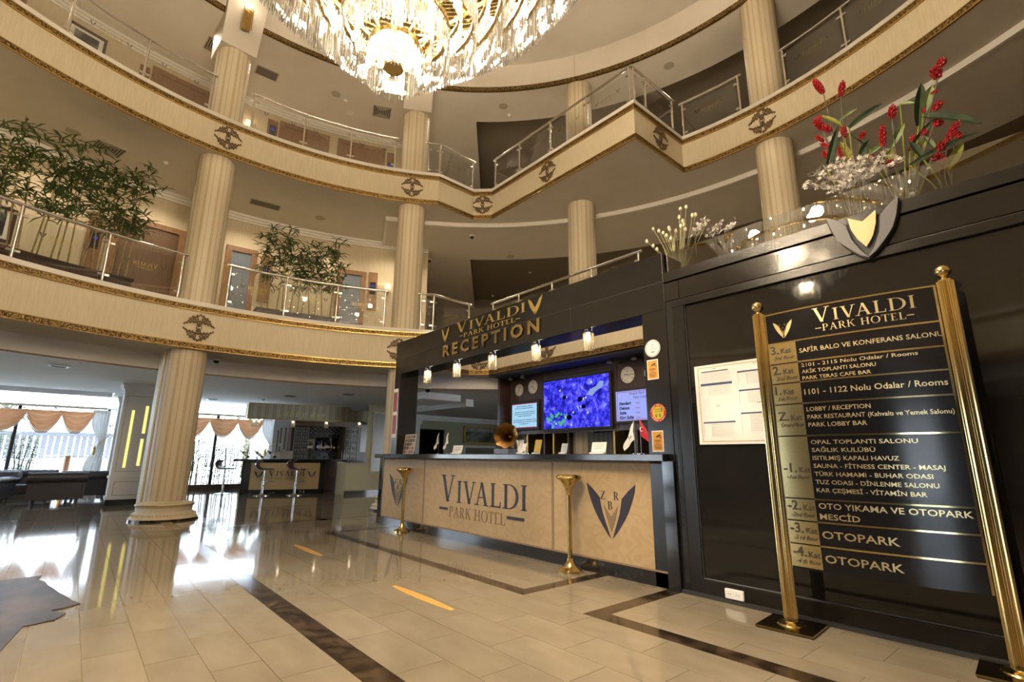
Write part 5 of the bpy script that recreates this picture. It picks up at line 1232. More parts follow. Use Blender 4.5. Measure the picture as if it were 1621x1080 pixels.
vent(pol(175.4, 8.55, Z2B), math.radians(85), 'rectangular ceiling grille over the lower balcony, right of the first column', .3, False, .66)
vent(pol(185.5, 8.15, Z3B), math.radians(185), 'square louvred ceiling vent over the upper balcony, left of the first column')
vent(pol(178.0, 8.22, Z3B), math.radians(88), 'rectangular grille over the upper balcony, right of the first column', .34, False, .5)
vent(pol(158.6, 8.24, Z3B), math.radians(158), 'square louvred ceiling vent over the upper balcony near the second column')
spk = P('speaker_grille', (.22,.21,.15), .7)
def cspeaker(p, label, r=.115):
    t = thing('ceiling_speaker', label, 'speaker', p, 'round ceiling speakers'); obj('rim', MB().lathe([(r,0),(r,-.01),(r*.85,-.014)], p, 28), grm, t); obj('grille', MB().lathe([(.001,-.012),(r*.86,-.012)], p, 28), spk, t)
for p, lb in ((pol(199.1, 8.4, Z2B), 'round ceiling speaker on the lower ceiling, far left'), (pol(167.1, 8.56, Z2B), 'round ceiling speaker on the lower ceiling above the middle bamboo'),
              (pol(166.9, 8.03, Z3B), 'round ceiling speaker over the upper balcony, left of the second column'), (pol(135.4, 7.55, Z3B), 'round ceiling speaker over the upper balcony, centre'), (pol(103.6, 7.54, Z3B), 'round ceiling speaker over the upper balcony, right')):
    cspeaker(p, lb)
cspeaker(Vector((-10.35,8.75,6.72)), 'round ceiling speaker on the lower ceiling behind the jutting balcony'); 
def detector(p, label, r=.05, dark=False):
    t = thing('smoke_detector', label, 'detector', p, 'ceiling detectors and domes'); obj('body', MB().lathe([(r,0),(r,-.02),(r*.7,-.04),(r*.4,-.05),(.001,-.052)], p, 20), plastic_w, t, smooth=True)
    if dark: obj('dome', MB().sphere(p+Vector((0,0,-.045)), r*.75, 14, 8), blackg, t, smooth=True)
detector(Vector((-9.95,7.08,6.72)), 'small dome camera on the lower ceiling between the second and third columns', .07, True)
detector(Vector((-12.1,7.1,6.72)), 'dome camera at the end of the corridor wall beside the second column', .07, True)
detector(pol(165.1, 8.16, Z3B), 'small sprinkler rosette beside the upper speaker, left of second column'); detector(pol(189.5,8.1,Z2B), 'small sprinkler rosette on the lower ceiling left of the first column')
detector(on_z(1170/5.4*0+839, 431, 7.1), 'round detector in the dark ceiling recess, right one'); detector(on_z(780, 468, 7.1), 'round detector in the dark ceiling recess, lower one')
detector(on_z(1264, 4, 10.5), 'white smoke detector at the top edge, right of the right column', .07)
detector(pol(134.6, 7.9, Z3B), 'small white sprinkler by the centre speaker of the upper floor')
for i in range(10):
    a = 20+i*36; p = pol(a, 8.6, Z3B) if not 20 < a < 141 else pol(a, 5.2, ZTOP)
    t = thing('downlight', 'recessed round ceiling downlight, glowing white', 'downlight', p, 'recessed downlights'); obj('rim', MB().lathe([(.10,0),(.10,-.008),(.085,-.01)], p, 24), white, t); obj('lamp', MB().lathe([(.001,-.006),(.086,-.006)], p, 24), downm, t)

# ------------------------------------------------------------------ ground floor shell and windows
XW = -18.7
def winwall(name, x, y0, y1, mull, axis='x'):
    g = sgroup(name)
    def bx(a0, a1, d0, d1, z0, z1): return MB().box(x+d0, x+d1, a0, a1, z0, z1) if axis == 'x' else MB().box(a0, a1, x+d0, x+d1, z0, z1)
    obj('sill', bx(y0, y1, -.12, .12, 0, .16), woodd, g); obj('head', bx(y0, y1, -.1, .1, 2.32, 2.615), ceilw, g)
    for m_ in mull: obj('mullion', bx(m_-.035, m_+.035, -.05, .05, .16, 2.32), blackm, g)
    mm = sorted(set([y0]+list(mull)+[y1]))
    for a, b in zip(mm, mm[1:]): obj('pane', bx(a, b, -.003, .003, .16, 2.32), winglass, g)
winwall('window_1', XW, -10, 5.25, [-7.5,-5.0,-3.2,-1.25,.62,1.9,3.42,5.2])
winwall('window_2', -9.5, .6, 3.0, [1.8], 'y')
winwall('added_window', -9.5, -18.6, -11, [-17,-15.2,-13.2], 'y')  # out of view, added to bring more daylight onto the lounge ceiling
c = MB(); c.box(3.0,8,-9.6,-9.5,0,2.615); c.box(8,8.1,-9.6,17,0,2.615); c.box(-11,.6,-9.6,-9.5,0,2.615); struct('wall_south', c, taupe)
struct('wall_east_reception', MB().box(2.5, 8.0, 4.7, 4.8, 0, 2.615), corrw)
# hall wall beyond the reception
XH = -17.0
hw = MB(); hw.box(XH-.1, XH, 8.1, 9.818, 0, 2.615); hw.box(XH-.1, XH, 9.818, 11.04, 2.08, 2.615); hw.box(XH-.1, XH, 11.04, 16.9, 0, 2.615); hw.box(XH-.1, -4.5, 16.8, 16.9, 0, 2.615)
olive = P('hall_wall', (.42,.42,.29), .85); struct('wall_hall', hw, olive)
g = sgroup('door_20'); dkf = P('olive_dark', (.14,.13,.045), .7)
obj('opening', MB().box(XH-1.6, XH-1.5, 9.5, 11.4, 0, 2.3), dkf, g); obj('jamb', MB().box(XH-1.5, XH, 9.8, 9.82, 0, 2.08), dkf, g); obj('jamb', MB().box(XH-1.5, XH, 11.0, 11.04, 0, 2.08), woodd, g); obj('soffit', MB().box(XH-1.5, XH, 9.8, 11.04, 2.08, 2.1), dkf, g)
c = MB(); c.box(XH, XH+.12, 9.0, 16.8, 2.5, 2.615); c.box(XH, XH+.07, 9.0, 16.8, 2.42, 2.5); trim(c, ceilw)
c = MB(); c.box(XH, XH+.3, 8.9, 9.75, 0, 2.25); c.box(XH, XH+.38, 8.85, 9.8, 2.25, 2.4); c.box(XH, XH+.45, 8.8, 9.85, 2.4, 2.6); trim(c, ceilw)
pr_ = thing('hall_painting', 'framed landscape painting on the far hall wall seen over the counter', 'painting', (XH, 12.75, 1.95))
lm = noisy(P('landscape_paint', (.1,.12,.06), .5), (.02,.035,.015), (.22,.25,.2), 2.2, (1,1,1.6), 6, .4, .65)
for a, b, c_, d in ((11.95,13.56,2.22,2.28),(11.95,13.56,1.60,1.66),(11.95,12.02,1.6,2.28),(13.49,13.56,1.6,2.28)): obj('frame', MB().box(XH, XH+.05, a, b, c_, d), brassd, pr_)
obj('canvas', MB().box(XH, XH+.02, 12.02, 13.49, 1.66, 2.22), lm, pr_); obj('sky_band', MB().box(XH+.02, XH+.022, 12.02, 13.49, 2.08, 2.22), noisy(P('sky_paint', (.3,.33,.38), .5), (.2,.22,.26), (.42,.44,.46), 4), pr_)
mr = thing('hall_mirror', 'low mirror in pale frame below the hall painting', 'mirror', (XH, 12.8, 1.0)); obj('frame', MB().box(XH, XH+.04, 11.95, 13.6, .5, 1.52), ceilw, mr); obj('glass', MB().box(XH+.04, XH+.045, 12.05, 13.5, .58, 1.44), P('mirror', (.7,.72,.74), .02, 1.0), mr)
# dropped ceiling box with exit sign
db = MB().box(-12.2, -10.7, 6.3, 7.4, 2.45, 2.615); struct('ceiling_box', db, ceilw)
struct('ceiling_beam', MB().box(-16.9, -11.3, 8.0, 8.25, 2.42, 2.615), ceilw)
ex = thing('exit_sign', 'green exit sign hanging beyond the left reception pillar', 'sign', (-12.2, 6.6, 2.45)); p = on_x(657, 626, -12.4)
obj('box', MB().box(-12.42,-12.38,p.y-.11,p.y+.11,p.z-.09,p.z+.10), emis('exit_green', (.01,.28,.10), .9), ex); obj('hanger', MB().box(-12.405,-12.395,p.y-.005,p.y+.005,p.z+.10,2.615), greym, ex)
ar = MB().poly([(-.05,-.01),(.02,-.01),(.02,-.035),(.06,0),(.02,.035),(.02,.01),(-.05,.01)], (Vector((-12.379,p.y,p.z)), Vector((0,1,0)), Vector((0,0,1)), Vector((1,0,0))), 0, .001); obj('arrow', ar, emis('exit_white', (.7,.9,.8), 1), ex)
p = on_z(677, 614, 2.615); detector(p, 'white dome camera under the ceiling seen inside the reception portal', .09, True)
p = on_z(372/3*0+343, 568, 2.9); detector(p, 'dome camera under the lower balcony, right of the first column', .07, True)

# square pillars with glowing slits
def slit_pillar(x0, x1, y0, y1, label, slits, shade=ceilw):
    t = thing('square_pillar', label, 'pillar', ((x0+x1)/2, (y0+y1)/2, 0))
    obj('shaft', MB().box(x0, x1, y0, y1, .12, 2.615), shade, t); obj('plinth', MB().box(x0-.01, x1+.01, y0-.01, y1+.01, 0, .12), blackg, t)
    for z0, z1, e in ((2.42,2.49,.02),(2.49,2.56,.045),(2.56,2.61,.07),(.12,.17,.03),(.55,.60,.025)): obj('moulding', MB().box(x0-e, x1+e, y0-e, y1+e, z0, z1), shade, t, bevel=.006)
    fm = MB()
    for a, b, c_, d in ((y0+.08,y1-.08,.20,.215),(y0+.08,y1-.08,.48,.495),(y0+.08,y0+.095,.2,.495),(y1-.095,y1-.08,.2,.495),(y0+.06,y1-.06,.70,.71),(y0+.06,y1-.06,2.33,2.34),(y0+.06,y0+.07,.7,2.34),(y1-.07,y1-.06,.7,2.34)): fm.box(x1, x1+.012, a, b, c_, d)
    obj('panel_moulding', fm, brassd if shade is not ceilw else P('moulding_grey', (.5,.49,.44), .5), t)
    for a, b, c_, d in slits: obj('light_slit', MB().box(x1, x1+.006, a, b, c_, d), slitm, t)
slit_pillar(-14.6, -14.0, .68, 1.31, 'square pale pillar with glowing H-shaped slits left of the first column', [(.86,.91,.78,2.02),(1.10,1.155,1.52,2.13),(1.10,1.155,.82,1.40)])
slit_pillar(-18.1, -17.6, .78, 1.25, 'farther pale pillar with a glowing slit beside the lounge curtain', [(.95,1.0,.8,1.95)])
# curtains
def swag(y0, y1, label, zt=2.24, dz=.52):
    t = thing('curtain_swag', label, 'curtain', (XW+.22, (y0+y1)/2, zt), 'peach curtain swags'); mb = MB(); n, m_ = 26, 30; vs = []
    for j in range(m_+1):
        k = j/m_
        for i in range(n+1):
            s_ = i/n*2-1; dr = dz*k*(1-abs(s_)**2.2)*1.0; x_ = .03*math.sin(k*PI*9+abs(s_)*1.5)*(1-abs(s_)**3)+.035*k
            vs.append((XW+.24+x_, (y0+y1)/2+s_*(y1-y0)/2*(1-.05*k), zt-.03-dr-.05*k*abs(s_)))
    mb.add(vs, [(j*(n+1)+i, j*(n+1)+i+1, (j+1)*(n+1)+i+1, (j+1)*(n+1)+i) for j in range(m_) for i in range(n)]); obj('fabric', mb, peach, t, smooth=True)
    f = MB()
    for i in range(n*2): 
        s_ = (i+.5)/(n*2)*2-1; z_ = zt-.03-dz*(1-abs(s_)**2.2)-.05*abs(s_); f.cyl((XW+.28, (y0+y1)/2+s_*(y1-y0)/2*.95, z_), (XW+.28, (y0+y1)/2+s_*(y1-y0)/2*.95, z_-.05), .008, 5)
    obj('fringe', f, sheer, t, kind='stuff')
sw = [(-5.4,-4.6),(-4.6,-3.8),(-3.8,-2.9),(-2.9,-2.0),(-1.98,-1.08),(-1.08,-.38),(-.38,.28),(1.7,2.3),(2.35,3.15),(3.15,3.97),(3.97,4.72)]
for i, (a, b) in enumerate(sw):
    lb = {4: 'peach curtain swag cut by the left picture edge', 5: 'middle peach curtain swag over the lounge window', 6: 'peach curtain swag next to the white side curtain, left window', 8: 'peach curtain swag half behind the first column, right window', 9: 'peach curtain swag in the middle of the right window', 10: 'peach curtain swag nearest the lobby bar, right window'}.get(i)
    if lb: swag(a-.04, b+.04, lb, dz=.56)
for y0, y1, nm in ((-6,.55,''),(1.6,5.0,'')):
    t = thing('curtain_rail', 'pleated lace pelmet rail over the %s lounge window' % ('left' if y0 < 0 else 'right'), 'curtain rail', (XW+.2, (y0+y1)/2, 2.3)); obj('rail', MB().box(XW+.1, XW+.26, y0, y1, 2.30, 2.36), P('rail_beige', (.5,.43,.3), .6), t)
    obj('added_fill_strip', MB().box(XW+.12, XW+.24, y0+.05, y1-.05, 2.362, 2.38), fillm, t)  # glowing strip added to brighten the lounge ceiling
    q = MB(); n = int((y1-y0)/.02); vs = []
    for i in range(n+1): yv = y0+(y1-y0)*i/n; x_ = XW+.2+.012*math.sin(i*1.6); vs += [(x_, yv, 2.19+.01*math.sin(i*.5)), (x_, yv, 2.30)]
    q.add(vs, [(2*i,2*i+2,2*i+3,2*i+1) for i in range(n)]); obj('lace', q, thin_glass('lace', (.8,.8,.8), .2), t)
def side_curtain(y0, y1, label, dirn=1):
    t = thing('side_curtain', label, 'curtain', (XW+.2, (y0+y1)/2, 0), 'white side curtains'); mb = MB(); n, m_ = 40, 16; vs = []
    for j in range(m_+1):
        z = 2.28-(2.28-.05)*j/m_; k = 1-.62*math.exp(-((z-1.35)/.33)**2)
        for i in range(n+1): s_ = i/n; yv = (y1-(y1-y0)*s_*k) if dirn > 0 else (y0+(y1-y0)*s_*k); vs.append((XW+.17+.03*math.sin(s_*PI*11), yv, z))
    mb.add(vs, [(j*(n+1)+i, j*(n+1)+i+1, (j+1)*(n+1)+i+1, (j+1)*(n+1)+i) for j in range(m_) for i in range(n)]); obj('fabric', mb, sheer, t, smooth=True)
    obj('tieback', MB().tube([(XW+.22,y0+.1,1.30),(XW+.23,(y0+y1)/2,1.28),(XW+.2,y1,1.5),(XW+.15,y1+.15,1.8)], .012, 6), brassd, t); obj('tassel', MB().lathe([(.012,.0),(.03,-.05),(.035,-.22),(.001,-.23)], (XW+.24,y0+.18,1.28), 10), brassd, t)
side_curtain(.26, .66, 'white tied side curtain at the right end of the left lounge window')
side_curtain(4.72, 5.2, 'white tied side curtain behind the lobby bar bottles')

# chesterfield armchairs seen from behind
def armchair(x_, y_, rz, label, w_=.98, d_=.85):
    t = thing('chesterfield_armchair', label, 'armchair', (x_, y_, 0), 'dark leather chesterfields', rz); M_ = world_of(t)
    def T_(mb): mb.v = [tuple(M_ @ Vector(v_)) for v_ in mb.v]; return mb
    obj('back', T_(MB().box(-.40, -.28, -w_/2+.08, w_/2-.08, .10, .56)), leather, t, bevel=.02)
    obj('seat', T_(MB().box(-.3, .38, -w_/2+.15, w_/2-.15, .12, .34)), leather, t, bevel=.03)
    for s_ in (-1, 1): obj('arm', T_(MB().box(-.38, .40, s_*(w_/2-.15), s_*(w_/2-.03), .10, .48)), leather, t, bevel=.02)
    r = MB()
    def roll(a, b, rr=.115):
        n = 26; pts = [Vector(a)+(Vector(b)-Vector(a))*i/n for i in range(n+1)]; r.tube(pts, [rr*(1-.10*abs(math.sin(i*PI/3.25+.3))**6) for i in range(n+1)], 14)
    roll((-.37,-w_/2+.0,.56), (-.37,w_/2-.0,.56)); roll((-.40,-w_/2+.06,.48), (.42,-w_/2+.06,.48), .075); roll((-.40,w_/2-.06,.48), (.42,w_/2-.06,.48), .075)
    obj('roll', T_(r), leather, t, smooth=True)
    bt = MB()
    for i in range(7):
        for k in range(2): bt.sphere((-.45+.02*k, -w_/2+.12+(w_-.24)*(i+.5*k)/6.5, .52+.05*k), .009, 6, 4)
    obj('buttons', T_(bt), leather, t, kind='stuff')
    for a in (-.33, .33):
        for b in (-1, 1): obj('foot', T_(MB().cyl((a, b*(w_/2-.14), 0), (a, b*(w_/2-.14), .10), .025, 10, .035)), woodd, t)
armchair(-15.35, -.15, PI, 'dark chesterfield armchair with its back to the lobby, nearest of the group', 1.0)
armchair(-16.6, .45, PI*.95, 'dark chesterfield armchair behind and right of the nearest one, by the square pillar', 1.0)
armchair(-16.4, -1.45, -.35, 'dark chesterfield armchair at the left picture edge, turned to the window', 1.0)
armchair(-17.4, -.75, 0, 'dark chesterfield armchair facing the lobby from beside the window', 1.1)
bt = thing('bistro_table', 'tall round table with thin dark top on a wooden pedestal outside the window', 'table', (-20.2, .1, 0)); p = on_x(108, 722, -20.2)
obj('top', MB().lathe([(.001,0),(.52,0),(.52,.025),(.001,.025)], (-20.2, p.y, p.z-.01), 28), greym, bt); obj('pedestal', MB().cyl((-20.2,p.y,0),(-20.2,p.y,p.z),.075,12), wood, bt); obj('base', MB().lathe([(.3,0),(.3,.03),(.08,.06)],(-20.2,p.y,0),24), greym, bt)

# ------------------------------------------------------------------ lobby bar
A = Vector((-15.96, 3.68, 0)); B = Vector((-15.16, 5.74, 0)); bx_ = (B-A).normalized(); bn = Vector((bx_.y, -bx_.x, 0)); WB = (B-A).length
bar_ = thing('bar_counter', 'lobby bar counter with tan front panel in a black frame', 'counter', (A+B)/2)
def bb(a0, a1, d0, d1, z0, z1):
    mb = MB(); cs = [A+bx_*a0+bn*d0, A+bx_*a1+bn*d0, A+bx_*a1+bn*d1, A+bx_*a0+bn*d1]
    return mb.add([(c_.x,c_.y,zz) for zz in (z0,z1) for c_ in cs], [(3,2,1,0),(4,5,6,7),(0,1,5,4),(1,2,6,5),(2,3,7,6),(3,0,4,7)])
obj('body', bb(0, WB, -.5, -.02, 0, .90), blackm, bar_); obj('top', bb(-.22, WB+.12, -.65, .12, .90, .96), granite, bar_)
obj('front_panel', bb(.22, WB-.16, -.02, .0, .12, .86), barp, bar_)
for a, b, c_, d in ((0,.22,0,.9),(WB-.16,WB,0,.9),(0,WB,0,.12),(0,WB,.86,.9)): obj('frame', bb(a, b, -.02, .015, c_, d), granite, bar_)
bfr = (A+bn*.002, bx_, Vector((0,0,1)), bn)
q = MB(); put(q, serif('VIVALDI', .175, True, .97), bfr, .67, .49); obj('name_lettering', q, navy, bar_); q = MB(); put(q, serif('-PARK HOTEL-', .07, False, .88), bfr, .70, .385); obj('name_lettering', q, taupep, bar_)
emblem(bfr, .44, .42, .24, .22, (navy, taupep, navy), bar_, letters=False); emblem(bfr, 1.84, .42, .22, .22, (navy, taupep, navy), bar_, letters=False)
def stool(p, rz, label):
    t = thing('bar_stool', label, 'stool', (p[0], p[1], 0), 'chrome bar stools with scooped brown seats', rz); M_ = world_of(t)
    def T_(mb): mb.v = [tuple(M_ @ Vector(v_)) for v_ in mb.v]; return mb
    obj('base', T_(MB().lathe([(.21,0),(.21,.012),(.18,.022),(.05,.04),(.03,.07)], (0,0,0), 28)), chrome, t, smooth=True); obj('column', T_(MB().lathe([(.032,.04),(.032,.4),(.022,.41),(.022,.66)], (0,0,0), 16)), chrome, t, smooth=True)
    rg = MB(); pts = [(.13+.13*math.cos(a), .16*math.sin(a), .37) for a in [2*PI*i/24 for i in range(25)]]; rg.tube(pts, .009, 6); rg.tube([(0,0,.22),(.08,.1,.36)], .009, 6); rg.tube([(0,0,.22),(.08,-.1,.36)], .009, 6); obj('foot_ring', T_(rg), chrome, t, smooth=True)
    prf = [(.20,.67),(.10,.665),(-.05,.67),(-.13,.69),(-.19,.75),(-.20,.83),(-.17,.90),(-.10,.93)]; s_ = MB(); vs = []
    for x_, z_ in prf:
        for yv, dz in ((-.2,.015),(-.1,0),(0,-.004),(.1,0),(.2,.015)): vs.append((x_, yv, z_+dz))
    s_.add(vs, [(5*i+j, 5*i+5+j, 5*i+6+j, 5*i+1+j) for i in range(len(prf)-1) for j in range(4)]); o_ = obj('seat', T_(s_), P('stool_brown', (.06,.025,.02), .35), t, smooth=True); md = o_.modifiers.new('solid','SOLIDIFY'); md.thickness = .03
    for yv in (-.2,.2): obj('side_rail', T_(MB().tube([(x_, yv, z_+.01) for x_, z_ in prf], .012, 6)), chrome, t, smooth=True)
stool((-15.13, 4.05), math.radians(15)+PI/2*0+.9, 'chrome bar stool, left one in front of the bar counter'); stool((-14.75, 4.78), .9, 'chrome bar stool, right one in front of the bar counter')
stool((-16.4, 3.35), 1.0, 'chrome bar stool at the left end of the bar, against the window')
def bottle(p, col, label, h=.3, tilt=0, r=.036, mat=None, grp='bottles on the bar'):
    t = thing('bottle', label, 'bottle', p, grp); d = Vector((bx_.x*tilt, bx_.y*tilt, 1)).normalized()
    prf = [(0,r*.9),(.02,r),(.6,r),(.72,r*.45),(.8,r*.36),(1,r*.36)]; q = MB(); q.tube([Vector(p)+d*h*k for k, _ in prf], [r_ for _, r_ in prf], 10); obj('glass', q, mat or P('bottle_glass', col, .08), t, smooth=True)
    obj('label', MB().tube([Vector(p)+d*h*.2, Vector(p)+d*h*.5], r*1.03, 10), paper, t, smooth=True)
for i, (a, lb, c_) in enumerate(((.12,'green bottle leaning, leftmost of three on the bar top',(.10,.2,.01)),(.48,'amber labelled bottle leaning, middle of three on the bar top',(.25,.14,.02)),(.82,'dark bottle leaning, right one of three on the bar top',(.02,.02,.03)))):
    p = A+bx_*a+bn*-.15; bottle((p.x,p.y,1.0), c_, lb, .36, -1.2)
lp = thing('laptop', 'dark laptop open on the bar top behind the left stool', 'laptop', (A+bx_*1.1)); 
def bbo(name, *a_, mat=None, par=None): return obj(name, bb(*a_), mat, par)
bbo('base', .93, 1.27, -.4, -.15, .96, .975, mat=greym, par=lp); bbo('lid', .93, 1.27, -.15, -.135, .975, 1.2, mat=greym, par=lp)
# striped header with lettering
XB = -15.2
hd = thing('bar_header', 'striped cream bar header board with raised gilt lettering', 'header', (XB, 5.2, 2.3)); strp = stripes('stripe_paper', (.55,.52,.42), (.40,.34,.22), (.52,.49,.38), 1, .20)
pts = [on_x(391,662,XB), on_x(395,638,XB), on_x(552,645,XB), on_x(558,651,XB), on_x(584,651,XB), on_x(588,668,XB)]
ffr = (Vector((XB,0,0)), Vector((0,1,0)), Vector((0,0,1)), Vector((1,0,0)))
obj('board', MB().poly([(p.y, p.z) for p in pts], ffr, -.3, 0), strp, hd)
e = MB()
for a, b in zip(pts, pts[1:]+pts[:1]): e.bar((XB+.006,a.y,a.z),(XB+.006,b.y,b.z),.015,.02)
obj('gilt_edge', e, brassd, hd); q = MB(); p = on_x(438, 658, XB); p2 = on_x(515, 658, XB); text(q, 'Lobby Bar', .17, ffr, p.y, p.z-.0, .02, shear=.3, width=(p2.y-p.y), bold=.03, sp=1.3); obj('lettering', q, P('pale_gilt', (.70,.66,.32), .35, .3), hd)
for i, (u_, v_) in enumerate(((402,671),(410,671),(464,671),(517,671),(569,671))):
    p = on_x(u_, v_-5, XB-.1); lb = ['leftmost','second from left','middle','second from right','rightmost'][i]
    kk = (p.y-pts[0].y)/(pts[5].y-pts[0].y); zb_ = pts[0].z+(pts[5].z-pts[0].z)*kk
    dup(p0, (XB-.08, p.y, zb_), 0, '%s small crystal lamp under the striped bar header' % lb, 'crystal lamps of the lobby bar'); 
# back bar
XK = -16.9
kb = thing('back_bar', 'dark wood back bar with wine lattice, bottle niche and glazed cabinets', 'cabinet', (XK, 6.5, 0))
def yz(u_, v_, X=XK): p = on_x(u_, v_, X); return p.y, p.z
def rect(u0, v0, u1, v1, name, mat, d0=0, d1=.02, X=XK, par=kb):
    y0, z1 = yz(u0, v0, X); y1, z0 = yz(u1, v1, X); return obj(name, MB().box(X+d0, X+d1, y0, y1, z0, z1), mat, par)
y0, _ = yz(463, 670); y1, _ = yz(585, 670)
obj('carcass', MB().box(XK-.3, XK, y0, y1+.3, 0, 2.15), woodd, kb)
obj('cornice', MB().box(XK, XK+.12, y0-.05, y1+.2, 2.02, 2.10), wood, kb)
rect(485, 716, 545, 734, 'grey_panel', P('panel_slate', (.05,.052,.06), .4)); rect(485, 690, 545, 717, 'niche_back', P('niche_slate', (.04,.042,.05), .5)); rect(500, 693, 533, 714, 'niche', blackg, .02, .03)
for k, (u_, v_) in enumerate(((489,720),(505,720),(521,720),(537,720),(496,724),(513,724),(529,724))): y_, z_ = yz(u_, v_); obj('round_hole', MB().cyl((XK+.02,y_,z_),(XK+.026,y_,z_),.05,12), blackm, kb)
ltc = MB(); ya, za = yz(487, 675); yb_, zb_ = yz(546, 690); ltw = MB()
for i in range(-2, 9):
    s0 = (yb_-ya)/8
    for s_ in (1, -1):
        p_ = [(ya+i*s0, zb_), (ya+i*s0+(za-zb_)*1.3*s_, za)]
        (u0_, w0_), (u1_, w1_) = p_
        if min(u0_, u1_) >= ya-.05 and max(u0_, u1_) <= yb_+.05: ltc.bar((XK+.05,u0_,w0_),(XK+.05,u1_,w1_),.012,.012)
obj('wine_lattice', ltc, greym, kb); rect(487, 675, 546, 690, 'lattice_back', blackm)
for i in range(7):
    y_ = ya+(yb_-ya)*(i+.6)/7.3; ltw.sphere((XK+.06, y_, zb_+.05), .022, 8, 6); ltw.sphere((XK+.06, y_+.1, zb_+.16), .022, 8, 6)
obj('bottle_necks', ltw, greym, kb, kind='stuff'); mirm = bpy.data.materials['mirror']
for (a, b, c_, d, nm) in ((487,695,497,712,'mirror_panel'),(535,697,544,712,'mirror_panel')): rect(a, b, c_, d, nm, mirm, .02, .035)
def cab(u0, v0, u1, v1, X, rows_, cols_, nm):
    y0, z1 = yz(u0, v0, X); y1, z0 = yz(u1, v1, X); obj(nm, MB().box(X, X+.02, y0, y1, z0, z1), P('cab_back', (.10,.105,.12), .3), kb); q = MB(); w_ = .018
    for i in range(cols_+1): yy_ = y0+(y1-y0)*i/cols_; q.box(X+.02, X+.05, yy_-w_/2, yy_+w_/2, z0, z1)
    for j in range(rows_+1): zz_ = z0+(z1-z0)*j/rows_; q.box(X+.02, X+.05, y0, y1, zz_-w_/2, zz_+w_/2)
    obj('glazing_bars', q, P('bar_silver', (.30,.28,.22), .4, .3), kb); g_ = MB(); random.seed(5)
    for i in range(cols_):
        for j in range(rows_):
            for k in range(2): yy_ = y0+(y1-y0)*(i+.3+.4*k)/cols_; g_.lathe([(.02,0),(.003,.01),(.003,.05),(.02,.07),(.022,.11)], (X+.035, yy_, z0+(z1-z0)*j/rows_+.01), 8)
    obj('stored_glasses', g_, P('glassware', (.5,.52,.55), .1), kb, kind='stuff')
cab(467, 677, 484, 727, XK+.02, 5, 2, 'glazed_cabinet'); cab(547, 679, 563, 731, XK+.5, 6, 2, 'glazed_cabinet'); rect(544, 676, 566, 735, 'cabinet_case', woodd, -.3, 0, XK+.5)
rect(572, 673, 580, 716, 'side_door', P('side_glass', (.2,.19,.2), .15), 0, .02, XK+1.2); rect(465, 728, 545, 780, 'dark_counter', woodd, 0, .5); 
bcol = [(.25,.2,.06),(.05,.03,.02),(.3,.22,.08),(.06,.1,.25),(.3,.3,.32),(.4,.38,.38),(.1,.03,.02),(.35,.33,.4),(.12,.02,.02),(.02,.04,.02)]
for i, u_ in enumerate((488,490.5,493,502,505,508,511,514,517,520,524,528.5,535.5,539)):
    y_, z_ = yz(u_, 712.5, XK+.1); bottle((XK+.1, y_, z_), bcol[i % 10], 'small spirit bottle in the back bar, ' + ('leftmost of all' if i == 0 else '%s from the left end' % ['','second','third','fourth','fifth','sixth','seventh','eighth','ninth','tenth','eleventh','twelfth','thirteenth','last'][i]), random.uniform(.20,.30), 0, .028, grp='bottles in the back bar')
# pass-through wall and doorway beside the bar
pw = sgroup('wall_bar'); XP = -14.25; y0, _ = yz(548, 740, XP); y1, _ = yz(579, 740, XP); y2, _ = yz(600, 740, XP); ye, _ = yz(620,740,XP)
bwm = P('bar_wall', (.46,.42,.28), .8)
obj('low_wall', MB().box(XP-.1, XP, y0, y1, .1, .88), bwm, pw); obj('wall', MB().box(XP-.1, XP, y1, ye, .1, 2.615), bwm, pw); obj('sill', MB().box(XP-.3, XP+.06, y0-.02, y1, .88, .95), granite, pw); obj('skirting', MB().box(XP-.1, XP+.01, y0, ye, 0, .1), blackg, pw)
obj('edge', MB().box(XP-.6, XP-.02, y0-.03, y0, 0, .9), bwm, pw)
f = MB(); z1 = 2.35; ya_, _ = yz(588,700,XP); 
for a, b, c_, d in ((ya_,ya_+.03,.62,2.35),(ya_,ye,2.32,2.35),(ya_,ye,.60,.63)): f.box(XP, XP+.03, a, b, c_, d)
obj('display_frame', f, P('frame_cream', (.6,.56,.4), .5), pw); obj('display_glass', MB().box(XP, XP+.01, ya_+.03, ye, .63, 2.32), P('display_dim', (.2,.2,.17), .2), pw)
bd_ = thing('bar_door', 'dark brown double cupboard door between bar counter and low wall', 'door', (-16.2, 6.1, 0)); y0d, _ = yz(514, 740, -16.0); y1d, _ = yz(549, 740, -16.0)
for i in range(2):
    a = y0d+(y1d-y0d)*i/2; obj('leaf', MB().box(-16.03, -16.0, a+.01, a+(y1d-y0d)/2-.01, .02, .93), woodd, bd_); obj('handle', MB().bar((-15.98, a+.15+.3*i, .7), (-15.98, a+.15+.3*i, .45), .012, .012), brass, bd_)
hp_ = thing('carved_panel', 'cream pilaster with slotted H pattern between window and back bar', 'panel', (-17.6, 5.3, 0)); y0, _ = yz(431, 700, -17.6); y1, _ = yz(463, 700, -17.6)
obj('board', MB().box(-17.65,-17.6,y0,y1,0,2.45), ceilw, hp_); sg = P('slot_grey', (.28,.27,.25), .6)
for (u_, v0, v1) in ((441,681,717),(446,677,702),(453,677,712),(442.5,707,716)): 
    y_, z1_ = yz(u_, v0, -17.6); _, z0_ = yz(u_, v1, -17.6); obj('slot', MB().box(-17.6,-17.595,y_-.025,y_+.025,z0_,z1_), sg, hp_)
